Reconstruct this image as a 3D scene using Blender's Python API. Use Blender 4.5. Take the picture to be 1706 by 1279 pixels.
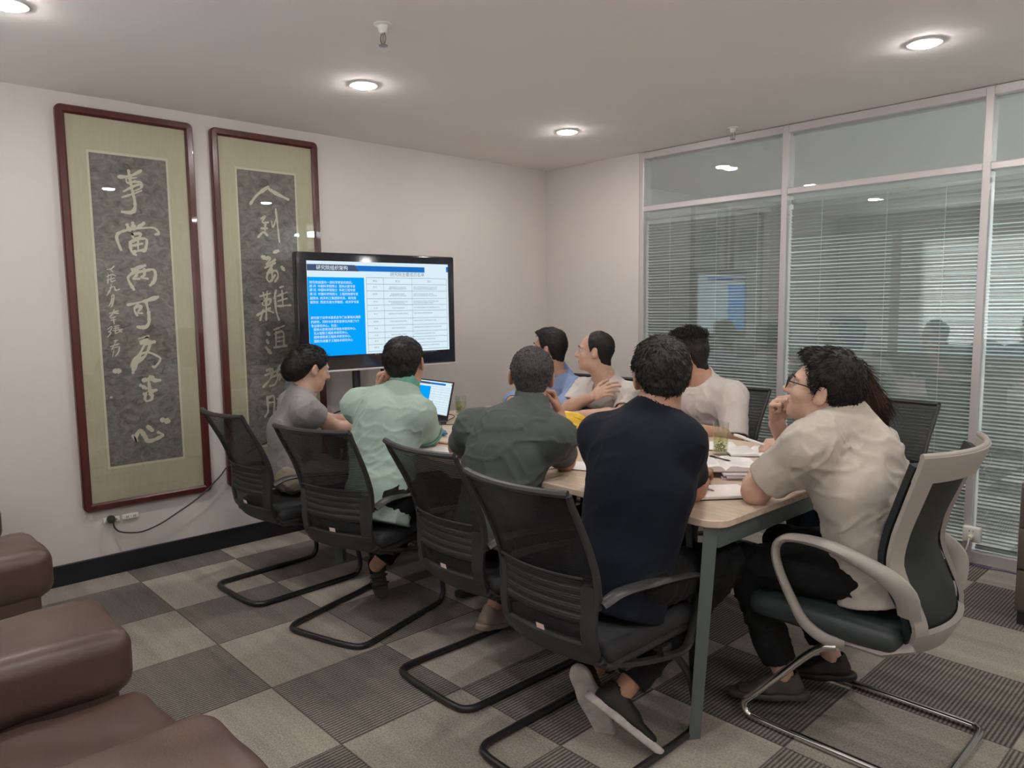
import bpy, bmesh, math, random
import numpy as np
from mathutils import Vector, Matrix
D=bpy.data; SC=bpy.context.scene; COL=SC.collection
random.seed(4); RNG=np.random.default_rng(7)
for o in list(D.objects): D.objects.remove(o)
PI=math.pi; rad=math.radians

# ---------------------------------------------------------------- camera, world, exposure
IMG_W,IMG_H=1706,1279; FPX=1237.17
cam=D.cameras.new('camera'); cam.sensor_fit='HORIZONTAL'; cam.sensor_width=36.0
cam.lens=FPX/IMG_W*36.0; cam.clip_start=.05; cam.clip_end=60
co=D.objects.new('camera',cam); COL.objects.link(co); SC.camera=co
def cam_matrix(yaw,pitch,roll,loc):
    f=np.array([math.cos(pitch)*math.cos(yaw),math.cos(pitch)*math.sin(yaw),math.sin(pitch)])
    r=np.cross(f,[0,0,1]); r/=np.linalg.norm(r); u=np.cross(r,f)
    c,s=math.cos(roll),math.sin(roll); r,u=c*r+s*u,-s*r+c*u
    m=Matrix.Identity(4)
    for i in range(3): m[i][0]=r[i]; m[i][1]=u[i]; m[i][2]=-f[i]; m[i][3]=loc[i]
    return m
co.matrix_world=cam_matrix(2.386642,-0.106007,-0.0117659,(4.31606,-4.46454,1.41855))
w=D.worlds.new('world'); SC.world=w; w.use_nodes=True
w.node_tree.nodes['Background'].inputs[0].default_value=(.55,.62,.7,1)
w.node_tree.nodes['Background'].inputs[1].default_value=.3
vs=SC.view_settings; vs.view_transform='Standard'; vs.look='None'; vs.gamma=1; vs.use_curve_mapping=False
vs.exposure=0.0
LAMP=365.0          # strength of every ceiling downlight lens
try: SC.cycles.sample_clamp_indirect=6.0
except Exception: pass

# ---------------------------------------------------------------- materials
MATS={}
def mat(name,col,rough=.6,metal=0,noise=0,nscale=20,bump=0,bscale=200,spec=.5,emit=None,estr=0,stretch=(1,1,1),coat=0,sheen=0):
    if name in MATS: return MATS[name]
    m=D.materials.new(name); m.use_nodes=True; nt=m.node_tree; b=nt.nodes['Principled BSDF']
    b.inputs['Base Color'].default_value=(*col,1); b.inputs['Roughness'].default_value=rough
    b.inputs['Metallic'].default_value=metal; b.inputs['Specular IOR Level'].default_value=spec
    b.inputs['Coat Weight'].default_value=coat; b.inputs['Sheen Weight'].default_value=sheen
    if emit: b.inputs['Emission Color'].default_value=(*emit,1); b.inputs['Emission Strength'].default_value=estr
    if noise or bump:
        tc=nt.nodes.new('ShaderNodeTexCoord'); mp=nt.nodes.new('ShaderNodeMapping'); mp.inputs['Scale'].default_value=stretch
        nt.links.new(tc.outputs['Object'],mp.inputs[0])
    if noise:
        n=nt.nodes.new('ShaderNodeTexNoise'); n.inputs['Scale'].default_value=nscale; n.inputs['Detail'].default_value=4
        nt.links.new(mp.outputs[0],n.inputs['Vector'])
        r=nt.nodes.new('ShaderNodeMapRange'); r.inputs[1].default_value=.3; r.inputs[2].default_value=.7
        r.inputs[3].default_value=1-noise; r.inputs[4].default_value=1+noise
        nt.links.new(n.outputs['Fac'],r.inputs[0])
        h=nt.nodes.new('ShaderNodeHueSaturation'); h.inputs['Color'].default_value=(*col,1)
        nt.links.new(r.outputs[0],h.inputs['Value']); nt.links.new(h.outputs[0],b.inputs['Base Color'])
    if bump:
        n2=nt.nodes.new('ShaderNodeTexNoise'); n2.inputs['Scale'].default_value=bscale; n2.inputs['Detail'].default_value=3
        nt.links.new(mp.outputs[0],n2.inputs['Vector'])
        bp=nt.nodes.new('ShaderNodeBump'); bp.inputs['Strength'].default_value=bump; bp.inputs['Distance'].default_value=.004
        nt.links.new(n2.outputs['Fac'],bp.inputs['Height']); nt.links.new(bp.outputs[0],b.inputs['Normal'])
    MATS[name]=m; return m
def emis(name,col,s):
    if name in MATS: return MATS[name]
    m=D.materials.new(name); m.use_nodes=True; nt=m.node_tree; nt.nodes.clear()
    e=nt.nodes.new('ShaderNodeEmission'); e.inputs[0].default_value=(*col,1); e.inputs[1].default_value=s
    o=nt.nodes.new('ShaderNodeOutputMaterial'); nt.links.new(e.outputs[0],o.inputs[0]); MATS[name]=m; return m
def glass_mat(name,tint,base=.06,edge=.85,rough=0.0):
    """thin clear pane: mirror share grows towards grazing view on either face, the rest passes straight through"""
    m=D.materials.new(name); m.use_nodes=True; nt=m.node_tree; nt.nodes.clear()
    lw=nt.nodes.new('ShaderNodeLayerWeight'); lw.inputs[0].default_value=.5
    pw=nt.nodes.new('ShaderNodeMath'); pw.operation='POWER'; pw.inputs[1].default_value=4.0
    ml=nt.nodes.new('ShaderNodeMath'); ml.operation='MULTIPLY_ADD'; ml.inputs[1].default_value=edge; ml.inputs[2].default_value=base; ml.use_clamp=True
    t=nt.nodes.new('ShaderNodeBsdfTransparent'); t.inputs[0].default_value=(*tint,1)
    g=nt.nodes.new('ShaderNodeBsdfGlossy'); g.inputs['Roughness'].default_value=rough; g.inputs[0].default_value=(.95,.98,.97,1)
    mx=nt.nodes.new('ShaderNodeMixShader'); o=nt.nodes.new('ShaderNodeOutputMaterial')
    nt.links.new(lw.outputs['Facing'],pw.inputs[0]); nt.links.new(pw.outputs[0],ml.inputs[0]); nt.links.new(ml.outputs[0],mx.inputs[0])
    nt.links.new(t.outputs[0],mx.inputs[1]); nt.links.new(g.outputs[0],mx.inputs[2]); nt.links.new(mx.outputs[0],o.inputs[0])
    MATS[name]=m; return m
def mesh_cloth_mat(name,col,opac,pitch):
    """open-weave chair fabric: horizontal threads with see-through gaps"""
    m=D.materials.new(name); m.use_nodes=True; nt=m.node_tree; b=nt.nodes['Principled BSDF']; o=nt.nodes['Material Output']
    b.inputs['Base Color'].default_value=(*col,1); b.inputs['Roughness'].default_value=.6
    tc=nt.nodes.new('ShaderNodeTexCoord'); wv=nt.nodes.new('ShaderNodeTexWave'); wv.bands_direction='Z'
    wv.inputs['Scale'].default_value=1/pitch/6.2832*2; wv.inputs['Distortion'].default_value=.15
    nt.links.new(tc.outputs['Object'],wv.inputs['Vector'])
    r=nt.nodes.new('ShaderNodeMapRange'); r.inputs[1].default_value=.15; r.inputs[2].default_value=.6; r.inputs[3].default_value=opac-.22; r.inputs[4].default_value=min(1,opac+.17)
    nt.links.new(wv.outputs['Fac'],r.inputs[0])
    t=nt.nodes.new('ShaderNodeBsdfTransparent'); mx=nt.nodes.new('ShaderNodeMixShader')
    nt.links.new(r.outputs[0],mx.inputs[0]); nt.links.new(t.outputs[0],mx.inputs[1]); nt.links.new(b.outputs[0],mx.inputs[2]); nt.links.new(mx.outputs[0],o.inputs[0])
    MATS[name]=m; return m

# ---------------------------------------------------------------- object helpers
def tag(o,label=None,cat=None,group=None,kind=None):
    if label: o['label']=label
    if cat: o['category']=cat
    if group: o['group']=group
    if kind: o['kind']=kind
    return o
def thing(name,label,cat,loc=(0,0,0),rz=0,group=None):
    o=D.objects.new(name,None); COL.objects.link(o); o.location=loc; o.rotation_euler=(0,0,rz); o.empty_display_size=.05
    return tag(o,label,cat,group)
class MB:
    def __init__(s): s.v=[]; s.f=[]; s.m=[]; s.mi=0
    def add(s,vs_,fs):
        n=len(s.v); s.v+= [tuple(map(float,p)) for p in vs_]; s.f+=[tuple(i+n for i in f) for f in fs]; s.m+=[s.mi]*len(fs); return s
    def box(s,c,d,r=0,seg=2,M=None):
        bm=bmesh.new(); bmesh.ops.create_cube(bm,size=1)
        for v in bm.verts: v.co=Vector((v.co.x*d[0],v.co.y*d[1],v.co.z*d[2]))
        if r>0: bmesh.ops.bevel(bm,geom=list(bm.edges),offset=min(r,.49*min(d)),segments=seg,profile=.5,affect='EDGES')
        bm.verts.index_update()
        T=Matrix.Translation(Vector(c))
        if M is not None: T=T@M.to_4x4()
        s.add([T@v.co for v in bm.verts],[[v.index for v in f.verts] for f in bm.faces]); bm.free(); return s
    def tube(s,pts,r,n=8,closed=False,ry=None,up=None,cap=True):
        P=[np.array(p,float) for p in pts]; m=len(P)
        R=r if hasattr(r,'__len__') else [r]*m
        RY=R if ry is None else (ry if hasattr(ry,'__len__') else [ry]*m)
        T=[]
        for i in range(m):
            a=P[(i-1)%m] if (closed or i>0) else P[i]; b=P[(i+1)%m] if (closed or i<m-1) else P[i]
            t=b-a; T.append(t/(np.linalg.norm(t)+1e-9))
        u=np.array(up,float) if up is not None else (np.array([0,0,1.]) if abs(T[0][2])<.9 else np.array([1.,0,0]))
        vs_=[]
        for i in range(m):
            if up is not None: u=np.array(up,float)
            a=u-T[i]*(u@T[i]); la=np.linalg.norm(a)
            if la<1e-4: a=np.cross(T[i],[.3,.5,.8]); la=np.linalg.norm(a)
            a/=la; b=np.cross(T[i],a); u=a
            for k in range(n):
                th=2*PI*k/n; vs_.append(P[i]+a*math.cos(th)*RY[i]+b*math.sin(th)*R[i])
        fs=[]
        for i in range(m if closed else m-1):
            j=(i+1)%m
            for k in range(n): fs.append((i*n+k,i*n+(k+1)%n,j*n+(k+1)%n,j*n+k))
        if not closed and cap: fs.append(tuple(range(n-1,-1,-1))); fs.append(tuple((m-1)*n+k for k in range(n)))
        return s.add(vs_,fs)
    def lathe(s,prof,c=(0,0,0),n=24,M=None,caps=True):
        vs_=[];fs=[]
        for r,z in prof:
            for k in range(n): vs_.append((r*math.cos(2*PI*k/n),r*math.sin(2*PI*k/n),z))
        for i in range(len(prof)-1):
            for k in range(n): fs.append((i*n+k,i*n+(k+1)%n,(i+1)*n+(k+1)%n,(i+1)*n+k))
        if caps: fs.append(tuple(range(n-1,-1,-1))); fs.append(tuple((len(prof)-1)*n+k for k in range(n)))
        T=Matrix.Translation(Vector(c))
        if M is not None: T=T@M.to_4x4()
        return s.add([T@Vector(v) for v in vs_],fs)
    def grid(s,fn,nu,nv,thick=0):
        """surface fn(u,v)->(x,y,z); optional thickness along its normal"""
        p=np.array([[fn(i/nu,j/nv) for j in range(nv+1)] for i in range(nu+1)],float)
        idx=lambda i,j:i*(nv+1)+j
        fs=[(idx(i,j),idx(i+1,j),idx(i+1,j+1),idx(i,j+1)) for i in range(nu) for j in range(nv)]
        if not thick: return s.add(p.reshape(-1,3),fs)
        du=np.gradient(p,axis=0); dv=np.gradient(p,axis=1); nn=np.cross(du,dv); nn/=np.linalg.norm(nn,axis=2,keepdims=True)+1e-9
        q=p-nn*thick; N=(nu+1)*(nv+1)
        vs_=np.vstack([p.reshape(-1,3),q.reshape(-1,3)])
        fs=fs+[tuple(i+N for i in f[::-1]) for f in fs]
        b=[idx(i,0) for i in range(nu+1)]+[idx(nu,j) for j in range(1,nv+1)]+[idx(i,nv) for i in range(nu-1,-1,-1)]+[idx(0,j) for j in range(nv-1,0,-1)]
        for k in range(len(b)):
            a,c=b[k],b[(k+1)%len(b)]; fs.append((a,a+N,c+N,c))
        return s.add(vs_,fs)
    def build(s,name,m,parent=None,smooth=True,angle=40,kind=None):
        me=D.meshes.new(name); me.from_pydata(s.v,[],s.f)
        for k in (m if isinstance(m,(list,tuple)) else [m]): me.materials.append(k)
        if any(s.m): me.polygons.foreach_set('material_index',s.m)
        me.update(); o=D.objects.new(name,me); COL.objects.link(o)
        if smooth:
            me.shade_smooth()
            try: me.set_sharp_from_angle(angle=rad(angle))
            except Exception: pass
        if parent is not None: o.parent=parent
        if kind: o['kind']=kind
        return o
def smooth_path(pts,n=6,closed=False):
    P=[np.array(p,float) for p in pts]; m=len(P); out=[]
    for i in range(m if closed else m-1):
        g=lambda k:P[k%m] if closed else P[min(max(k,0),m-1)]
        p0,p1,p2,p3=g(i-1),g(i),g(i+1),g(i+2)
        for k in range(n):
            t=k/n; out.append(.5*((2*p1)+(-p0+p2)*t+(2*p0-5*p1+4*p2-p3)*t*t+(-p0+3*p1-3*p2+p3)*t**3))
    if not closed: out.append(P[-1])
    return out
def dup(root,loc,rz,label,group=None):
    r=root.copy(); COL.objects.link(r); r.location=loc; r.rotation_euler=(0,0,rz); r['label']=label
    if group: r['group']=group
    for ch in list(root.children):
        c=ch.copy(); COL.objects.link(c); c.parent=r
        for g in list(ch.children):
            d=g.copy(); COL.objects.link(d); d.parent=c
    return r
def text_mb(mb,body,size,org,R,U,N=None,align='LEFT'):
    """lay a line of lettering as flat faces; org = baseline start, R/U = right/up unit vectors"""
    cu=D.curves.new('t','FONT'); cu.body=body; cu.size=size; cu.resolution_u=2; cu.align_x=align
    o=D.objects.new('t',cu); COL.objects.link(o); dg=bpy.context.evaluated_depsgraph_get(); dg.update()
    me=o.evaluated_get(dg).to_mesh()
    R,U,org=Vector(R),Vector(U),Vector(org)
    mb.add([org+R*v.co.x+U*v.co.y for v in me.vertices],[list(p.vertices) for p in me.polygons])
    o.evaluated_get(dg).to_mesh_clear(); D.objects.remove(o); D.curves.remove(cu)
def structure(name,mb,m,smooth=False): return mb.build(name,m,None,smooth,kind='structure')

# common materials
M_wall=mat('painted_plaster',(.65,.60,.568),.85,noise=.015,nscale=3,bump=.04,bscale=90)
M_ceil=mat('ceiling_paint',(.87,.82,.795),.9,noise=.012,nscale=2)
M_black=mat('black_plastic',(.032,.031,.031),.45,bump=.05,bscale=300)
M_blackmetal=mat('black_metal',(.018,.018,.02),.35,spec=.6)
M_blackcloth=mat('black_seat_fabric',(.02,.021,.024),.75,bump=.25,bscale=700)
M_chrome=mat('chrome',(.72,.70,.67),.10,1)
M_alu=mat('silver_aluminium',(.60,.555,.55),.38,.25)
M_whiteplastic=mat('white_plastic',(.78,.76,.72),.4)
M_paper=mat('white_paper',(.84,.79,.77),.8,noise=.02,nscale=40)
M_base=mat('black_skirting',(.012,.014,.018),.35)

# ---------------------------------------------------------------- the room
RX,RY,H=5.7,-5.6,2.5
def carpet():
    m=D.materials.new('carpet_tiles'); m.use_nodes=True; nt=m.node_tree; b=nt.nodes['Principled BSDF']; L=nt.links.new; N=nt.nodes.new
    b.inputs['Roughness'].default_value=.95; b.inputs['Specular IOR Level'].default_value=.15
    tc=N('ShaderNodeTexCoord'); mp=N('ShaderNodeMapping'); mp.inputs['Location'].default_value=(-.24/.505,3.313/.505,0); mp.inputs['Scale'].default_value=(1/.505,1/.505,1)
    L(tc.outputs['Object'],mp.inputs[0])
    sx=N('ShaderNodeSeparateXYZ'); L(mp.outputs[0],sx.inputs[0])
    def mth(op,a,c=None):
        n=N('ShaderNodeMath'); n.operation=op
        for k,q in enumerate((a,c)):
            if q is None: continue
            if isinstance(q,(int,float)): n.inputs[k].default_value=q
            else: L(q,n.inputs[k])
        return n.outputs[0]
    fx,fy=mth('FLOOR',sx.outputs[0]),mth('FLOOR',sx.outputs[1])
    par=mth('ABSOLUTE',mth('MODULO',mth('ADD',fx,fy),2))      # 0 / 1 checker of quarter-turned tiles
    cb=N('ShaderNodeCombineXYZ'); L(fx,cb.inputs[0]); L(fy,cb.inputs[1])
    wn=N('ShaderNodeTexWhiteNoise'); wn.noise_dimensions='3D'; L(cb.outputs[0],wn.inputs[0])
    # ridges of the loop pile, along x on one kind and along y on the other
    def ridges(co,scale):
        return mth('ADD',mth('MULTIPLY',mth('SINE',mth('MULTIPLY',co,scale)),.5),.5)
    ra=ridges(sx.outputs[1],2*PI*90); rb=ridges(sx.outputs[0],2*PI*36)
    nz=N('ShaderNodeTexNoise'); nz.inputs['Scale'].default_value=140; nz.inputs['Detail'].default_value=5; L(tc.outputs['Object'],nz.inputs['Vector'])
    nl=N('ShaderNodeTexNoise'); nl.inputs['Scale'].default_value=5; nl.inputs['Detail'].default_value=3; L(tc.outputs['Object'],nl.inputs['Vector'])
    # bands inside a tile
    band=N('ShaderNodeTexNoise'); band.noise_dimensions='1D'; band.inputs['Scale'].default_value=1.0
    L(mth('ADD',mth('MULTIPLY',sx.outputs[1],6.0),mth('MULTIPLY',wn.outputs[0],50)),band.inputs['W'])
    def mixc(f,a,c):
        n=N('ShaderNodeMix'); n.data_type='RGBA'; L(f,n.inputs[0])
        for k,q in ((6,a),(7,c)):
            if isinstance(q,tuple): n.inputs[k].default_value=(*q,1)
            else: L(q,n.inputs[k])
        return n.outputs[2]
    ca=mixc(ra,(.29,.258,.225),(.36,.32,.28))
    cbb=mixc(rb,(.070,.062,.056),(.255,.226,.200))
    col=mixc(par,ca,cbb)
    h=N('ShaderNodeHueSaturation'); L(col,h.inputs['Color'])
    val=mth('ADD',mth('ADD',mth('MULTIPLY',nz.outputs['Fac'],1.35),mth('MULTIPLY',wn.outputs[0],.30)),mth('ADD',mth('MULTIPLY',band.outputs['Fac'],.5),mth('ADD',mth('MULTIPLY',nl.outputs['Fac'],.25),-.12)))
    L(val,h.inputs['Value'])
    # seams
    sm=lambda co: mth('LESS_THAN',mth('MINIMUM',mth('FRACT',co),mth('SUBTRACT',1.0,mth('FRACT',co))),.006)
    seam=mth('MAXIMUM',sm(sx.outputs[0]),sm(sx.outputs[1]))
    L(mixc(mth('MULTIPLY',seam,.6),h.outputs[0],(.03,.027,.025)),b.inputs['Base Color'])
    bp=N('ShaderNodeBump'); bp.inputs['Strength'].default_value=.5; bp.inputs['Distance'].default_value=.004
    L(mth('ADD',nz.outputs['Fac'],mth('MULTIPLY',ra,.4)),bp.inputs['Height']); L(bp.outputs[0],b.inputs['Normal'])
    return m
structure('floor',MB().box((RX/2,RY/2+1.9,-.05),(RX+.4,-RY+4.2,.1)),carpet())
structure('ceiling',MB().box((RX/2,RY/2+1.9,H+.05),(RX+.4,-RY+4.2,.1)),M_ceil)
structure('wall_left',MB().box((-.06,RY/2+1.9,H/2),(.12,-RY+4.2,H)),M_wall)
structure('wall_right',MB().box((RX+.06,RY/2+1.9,H/2),(.12,-RY+4.2,H)),M_wall)
structure('wall_front',MB().box((RX/2,RY-.06,H/2),(RX,.12,H)),M_wall)
structure('wall_back',MB().box((.945/2,.06,H/2),(.945,.12,H)),M_wall)
structure('baseboard_left',MB().box((.008,RY/2-.002,.055),(.016,-RY-.006,.11),.003),M_base)
structure('baseboard_back',MB().box((.48,-.008,.055),(.925,.016,.11),.003),M_base)
structure('baseboard_front',MB().box((RX/2,RY+.008,.055),(RX-.04,.016,.11),.003),M_base)

# glazed partition: aluminium frame, double panes, blinds between them
PX=[.965,2.056,3.149,4.245,5.34]; FW=.038
fr=MB()
for x in PX: fr.box((x,.045,H/2),(FW,.09,H-.004),.003)
for i,x in enumerate(PX[:-1]):
    xm,wd=(x+PX[i+1])/2,PX[i+1]-x-FW
    fr.box((xm,.045,2.098),(wd,.09,.036),.003); fr.box((xm,.045,2.474),(wd,.09,.046),.003); fr.box((xm,.045,.035),(wd,.09,.066),.003)
    for zz,y in ((2.445,.07),(2.122,.07)): fr.box((xm,y,zz),(wd,.012,.012))
fr.box((5.52,.045,H/2),(.32,.09,H-.004))
structure('trim_1',fr,M_alu)
M_glass=glass_mat('partition_glass',(.93,.965,.955),.09,.8)
M_glass2=glass_mat('partition_glass_rear',(.95,.975,.97),.05,.7)
k=1
for i,x in enumerate(PX[:-1]):
    xm,wd=(x+PX[i+1])/2,PX[i+1]-x-FW+.004
    for zc,hh in ((1.074,2.012),(2.284,.336)):
        root=D.objects.new(f'window_{k}',None); COL.objects.link(root); root.location=(xm,0,zc); root['kind']='structure'; k+=1
        MB().box((0,.018,0),(wd,.004,hh)).build('front_pane',M_glass,root,False)
        MB().box((0,.076,0),(wd,.004,hh)).build('rear_pane',M_glass2,root,False)
M_slat=mat('grey_blind_slat',(.49,.48,.475),.42,.1)
M_cord=mat('blind_cord',(.7,.72,.7),.7)
def blind(i,label,tilt):
    x0,x1=PX[i]+FW/2+.012,PX[i+1]-FW/2-.006
    t=thing('venetian_blind',label,'blind',((x0+x1)/2,.047,.075),0,'venetian blinds inside the glass partition')
    hw=(x1-x0)/2; s=MB(); n=93; sp=.0205
    for k in range(n):
        z0=.02+k*sp; a=tilt+RNG.normal(0,.025); c,sn=math.cos(a),math.sin(a)
        sag=RNG.normal(0,.0012)
        for xx in (0,):
            pr=[(-.0115,0),(-.004,.0016),(.004,.0016),(.0115,0)]
            row=[(q*c-p*sn, z0+q*sn+p*c) for q,p in pr]
            vs_=[(-hw,y,z+sag) for y,z in row]+[(hw,y,z-sag) for y,z in row]
            s.add(vs_,[(j,j+1,j+5,j+4) for j in range(3)])
    s.build('slats',M_slat,t,True,80)
    MB().box((0,0,1.958),(2*hw,.024,.026),.003).build('head_rail',M_slat,t)
    MB().box((0,0,.006),(2*hw,.02,.012),.003).build('bottom_rail',M_slat,t)
    for u in (-.62,.1,.68): MB().box((u*hw,-.0135,.98),(.0025,.0012,1.95)).build('ladder_cord',M_cord,t,False)
    return t
blind(0,'grey venetian blind behind the glass, beside the white wall corner',-rad(40))
blind(1,'grey venetian blind behind the middle glass bay, between two silver mullions',-rad(43))
blind(2,'grey venetian blind behind the glass at the photo\'s right edge, above the socket box',-rad(38))
blind(3,'grey venetian blind in the last glass bay beyond the right edge',-rad(50))

# the office beyond the glass
structure('wall_far',MB().box((RX/2,3.8,H/2),(RX+.2,.12,H)),mat('far_office_wall',(.62,.64,.63),.8))
fw=MB()
for xx in (.75,2.05,3.35,4.65): fw.box((xx,3.735,1.50),(1.2,.01,1.25))
fw.build('window_20',emis('far_daylight',(.82,.95,1.0),.75),None,False,kind='structure')
M_fl=emis('far_fill_light',(.92,.97,1.0),62.0)  # fill light added out of view, brightens the far ceiling behind the upper panes
for yy,l_ in ((.8,'added fill light out of view beyond the glass, nearest the partition'),(2.0,'added fill light out of view in the middle of the office beyond the glass'),(3.1,'added fill light out of view by the far wall of the office beyond the glass')):
    t=thing('added_fill_lamp',l_,'ceiling light',(5.1,yy,H),0,'added fill lights in the office beyond the glass')
    MB().box((0,0,-.09),(.5,.6,.03),.004).build('fill_panel',M_fl,t,False); MB().box((0,0,-.0375),(.06,.06,.074)).build('mount',M_alu,t)

# daylight windows with white blinds: a narrow one on the right-hand wall (its striped glint shows in the left
# scroll's glass) and an unseen wide one added behind the photographer to light ceiling and backs
M_wslat=mat('white_slat',(.8,.79,.77),.5); M_day=emis('daylight',(.95,.98,1.0),7.5)
def day_window(k,loc,rz,w_,h_,nb,label):
    root=D.objects.new(f'window_{k}',None); COL.objects.link(root); root.location=loc; root.rotation_euler=(0,0,rz); root['kind']='structure'
    wf=MB()
    for i in range(nb+1): wf.box((-.03,-w_/2+i*w_/nb,0),(.06,.05,h_+.05),.004)
    for sgn in (-1,1): wf.box((-.03,0,sgn*h_/2),(.058,w_-.06,.05),.004)
    wf.build('frame',M_alu,root)
    MB().box((-.010,0,0),(.006,w_-.05,h_-.05)).build('daylight_pane',M_day,root,False)
    n=int(h_/.039); R_=Matrix.Rotation(rz,3,'Z'); p=Vector(loc)+R_@Vector((-.095,0,-h_/2))
    t=thing('window_blind',label,'blind',tuple(p),rz); s=MB(); a=rad(57); c_,s_=.022*math.cos(a),.022*math.sin(a)
    for q in range(n):
        z0=.02+q*.039; s.add([(c_,-w_/2,z0-s_),(c_,w_/2,z0-s_),(-c_,w_/2,z0+s_),(-c_,-w_/2,z0+s_)],[(0,1,2,3)])
    s.build('slats',M_wslat,t,False); MB().box((0,0,n*.039+.03),(.05,w_,.04),.004).build('head_rail',M_alu,t)
day_window(30,(RX,-.60,1.42),0,.42,1.0,1,'narrow white venetian blind on the right-hand wall near the partition')
day_window(31,(3.0,RY,1.5),rad(-90),3.9,1.3,3,'wide white venetian blind of the added fill-light window behind the photographer')

# ---------------------------------------------------------------- ceiling fittings
M_trim=mat('downlight_trim',(.8,.78,.75),.35)
M_lens=emis('downlight_lens',(1.0,.965,.92),LAMP)
def downlight(x,y,label):
    t=thing('ceiling_downlight',label,'ceiling light',(x,y,H),0,'recessed round downlights')
    MB().lathe([(.050,-.0005),(.050,-.004),(.058,-.007),(.068,-.006),(.070,-.0005)],n=32).build('trim_ring',M_trim,t)
    MB().lathe([(.0495,-.0015),(.0495,-.0085),(.044,-.0125),(.03,-.0145)],n=32).build('lens',M_lens,t)
for x,y,l in ((1.08,-2.395,'round recessed downlight glowing left of centre, next to the big sprinkler head'),
    (1.06,-.90,'round recessed downlight glowing near the white wall corner'),
    (3.14,-.94,'round recessed downlight glowing near the glass partition at upper right'),
    (1.09,-3.865,'round recessed downlight cut by the photo\'s top left corner'),
    (3.14,-2.42,'round recessed downlight over the table end, above the frame'),
    (3.14,-3.87,'round recessed downlight over the carpet behind the table'),
    (5.1,-.94,'round recessed downlight beside the partition, right of the frame'),
    (5.1,-2.42,'round recessed downlight by the right wall, middle row'),
    (5.1,-3.87,'round recessed downlight behind the camera')): downlight(x,y,l)
M_spr=mat('sprinkler_metal',(.35,.30,.28),.35,.8)
def sprinkler(x,y,label,big=1):
    t=thing('fire_sprinkler',label,'sprinkler',(x,y,H),0,'ceiling sprinkler heads')
    MB().lathe([(.034*big,-.0005),(.034*big,-.004),(.02*big,-.007),(.016*big,-.03*big),(.011*big,-.036*big)],n=20).build('escutcheon',M_trim,t)
    b=MB()
    for a in (0,PI): b.tube(smooth_path([(.009*math.cos(a),.009*math.sin(a),-.034*big),(.016*math.cos(a),.016*math.sin(a),-.05*big),(.014*math.cos(a),.014*math.sin(a),-.066*big),(.004*math.cos(a),.004*math.sin(a),-.078*big)],4),.003,6)
    b.tube([(0,0,-.034*big),(0,0,-.076*big)],.003,6); b.build('yoke',M_spr,t)
    MB().lathe([(.003,-.076*big),(.017,-.079*big),(.018,-.082*big),(.004,-.084*big)],n=16).build('deflector',M_spr,t)
sprinkler(1.808,-2.766,'pendant sprinkler head hanging from the ceiling, the larger near one at top left')
sprinkler(1.805,-.191,'small pendant sprinkler head above the top edge of the glass partition',.9)

# ---------------------------------------------------------------- calligraphy scrolls
def rubbing():
    m=D.materials.new('ink_rubbing'); m.use_nodes=True; nt=m.node_tree; b=nt.nodes['Principled BSDF']; L=nt.links.new; N=nt.nodes.new
    b.inputs['Roughness'].default_value=.85
    tc=N('ShaderNodeTexCoord'); mp=N('ShaderNodeMapping'); mp.inputs['Scale'].default_value=(1,1,1.5); L(tc.outputs['Object'],mp.inputs[0])
    n=N('ShaderNodeTexNoise'); n.inputs['Scale'].default_value=16; n.inputs['Detail'].default_value=9; n.inputs['Roughness'].default_value=.7; n.inputs['Distortion'].default_value=1.2; L(mp.outputs[0],n.inputs['Vector'])
    r=N('ShaderNodeValToRGB'); r.color_ramp.elements[0].position=.3; r.color_ramp.elements[0].color=(.075,.068,.066,1); r.color_ramp.elements[1].position=.70; r.color_ramp.elements[1].color=(.30,.27,.25,1)
    L(n.outputs['Fac'],r.inputs[0]); L(r.outputs[0],b.inputs['Base Color']); return m
M_rub=rubbing()
M_silk=mat('pale_green_silk',(.49,.44,.325),.7,noise=.04,nscale=14,stretch=(1,6,1))
M_wood=mat('dark_red_wood',(.080,.016,.014),.28,noise=.25,nscale=18,stretch=(1,1,.15),coat=.3)
M_ivory=mat('ivory_paper',(.60,.54,.46),.8)
M_ivory2=mat('ivory_paper_strip',(.62,.58,.46),.8)
M_pic=glass_mat('picture_glass',(.97,.98,.97),.035,.8)
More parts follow.
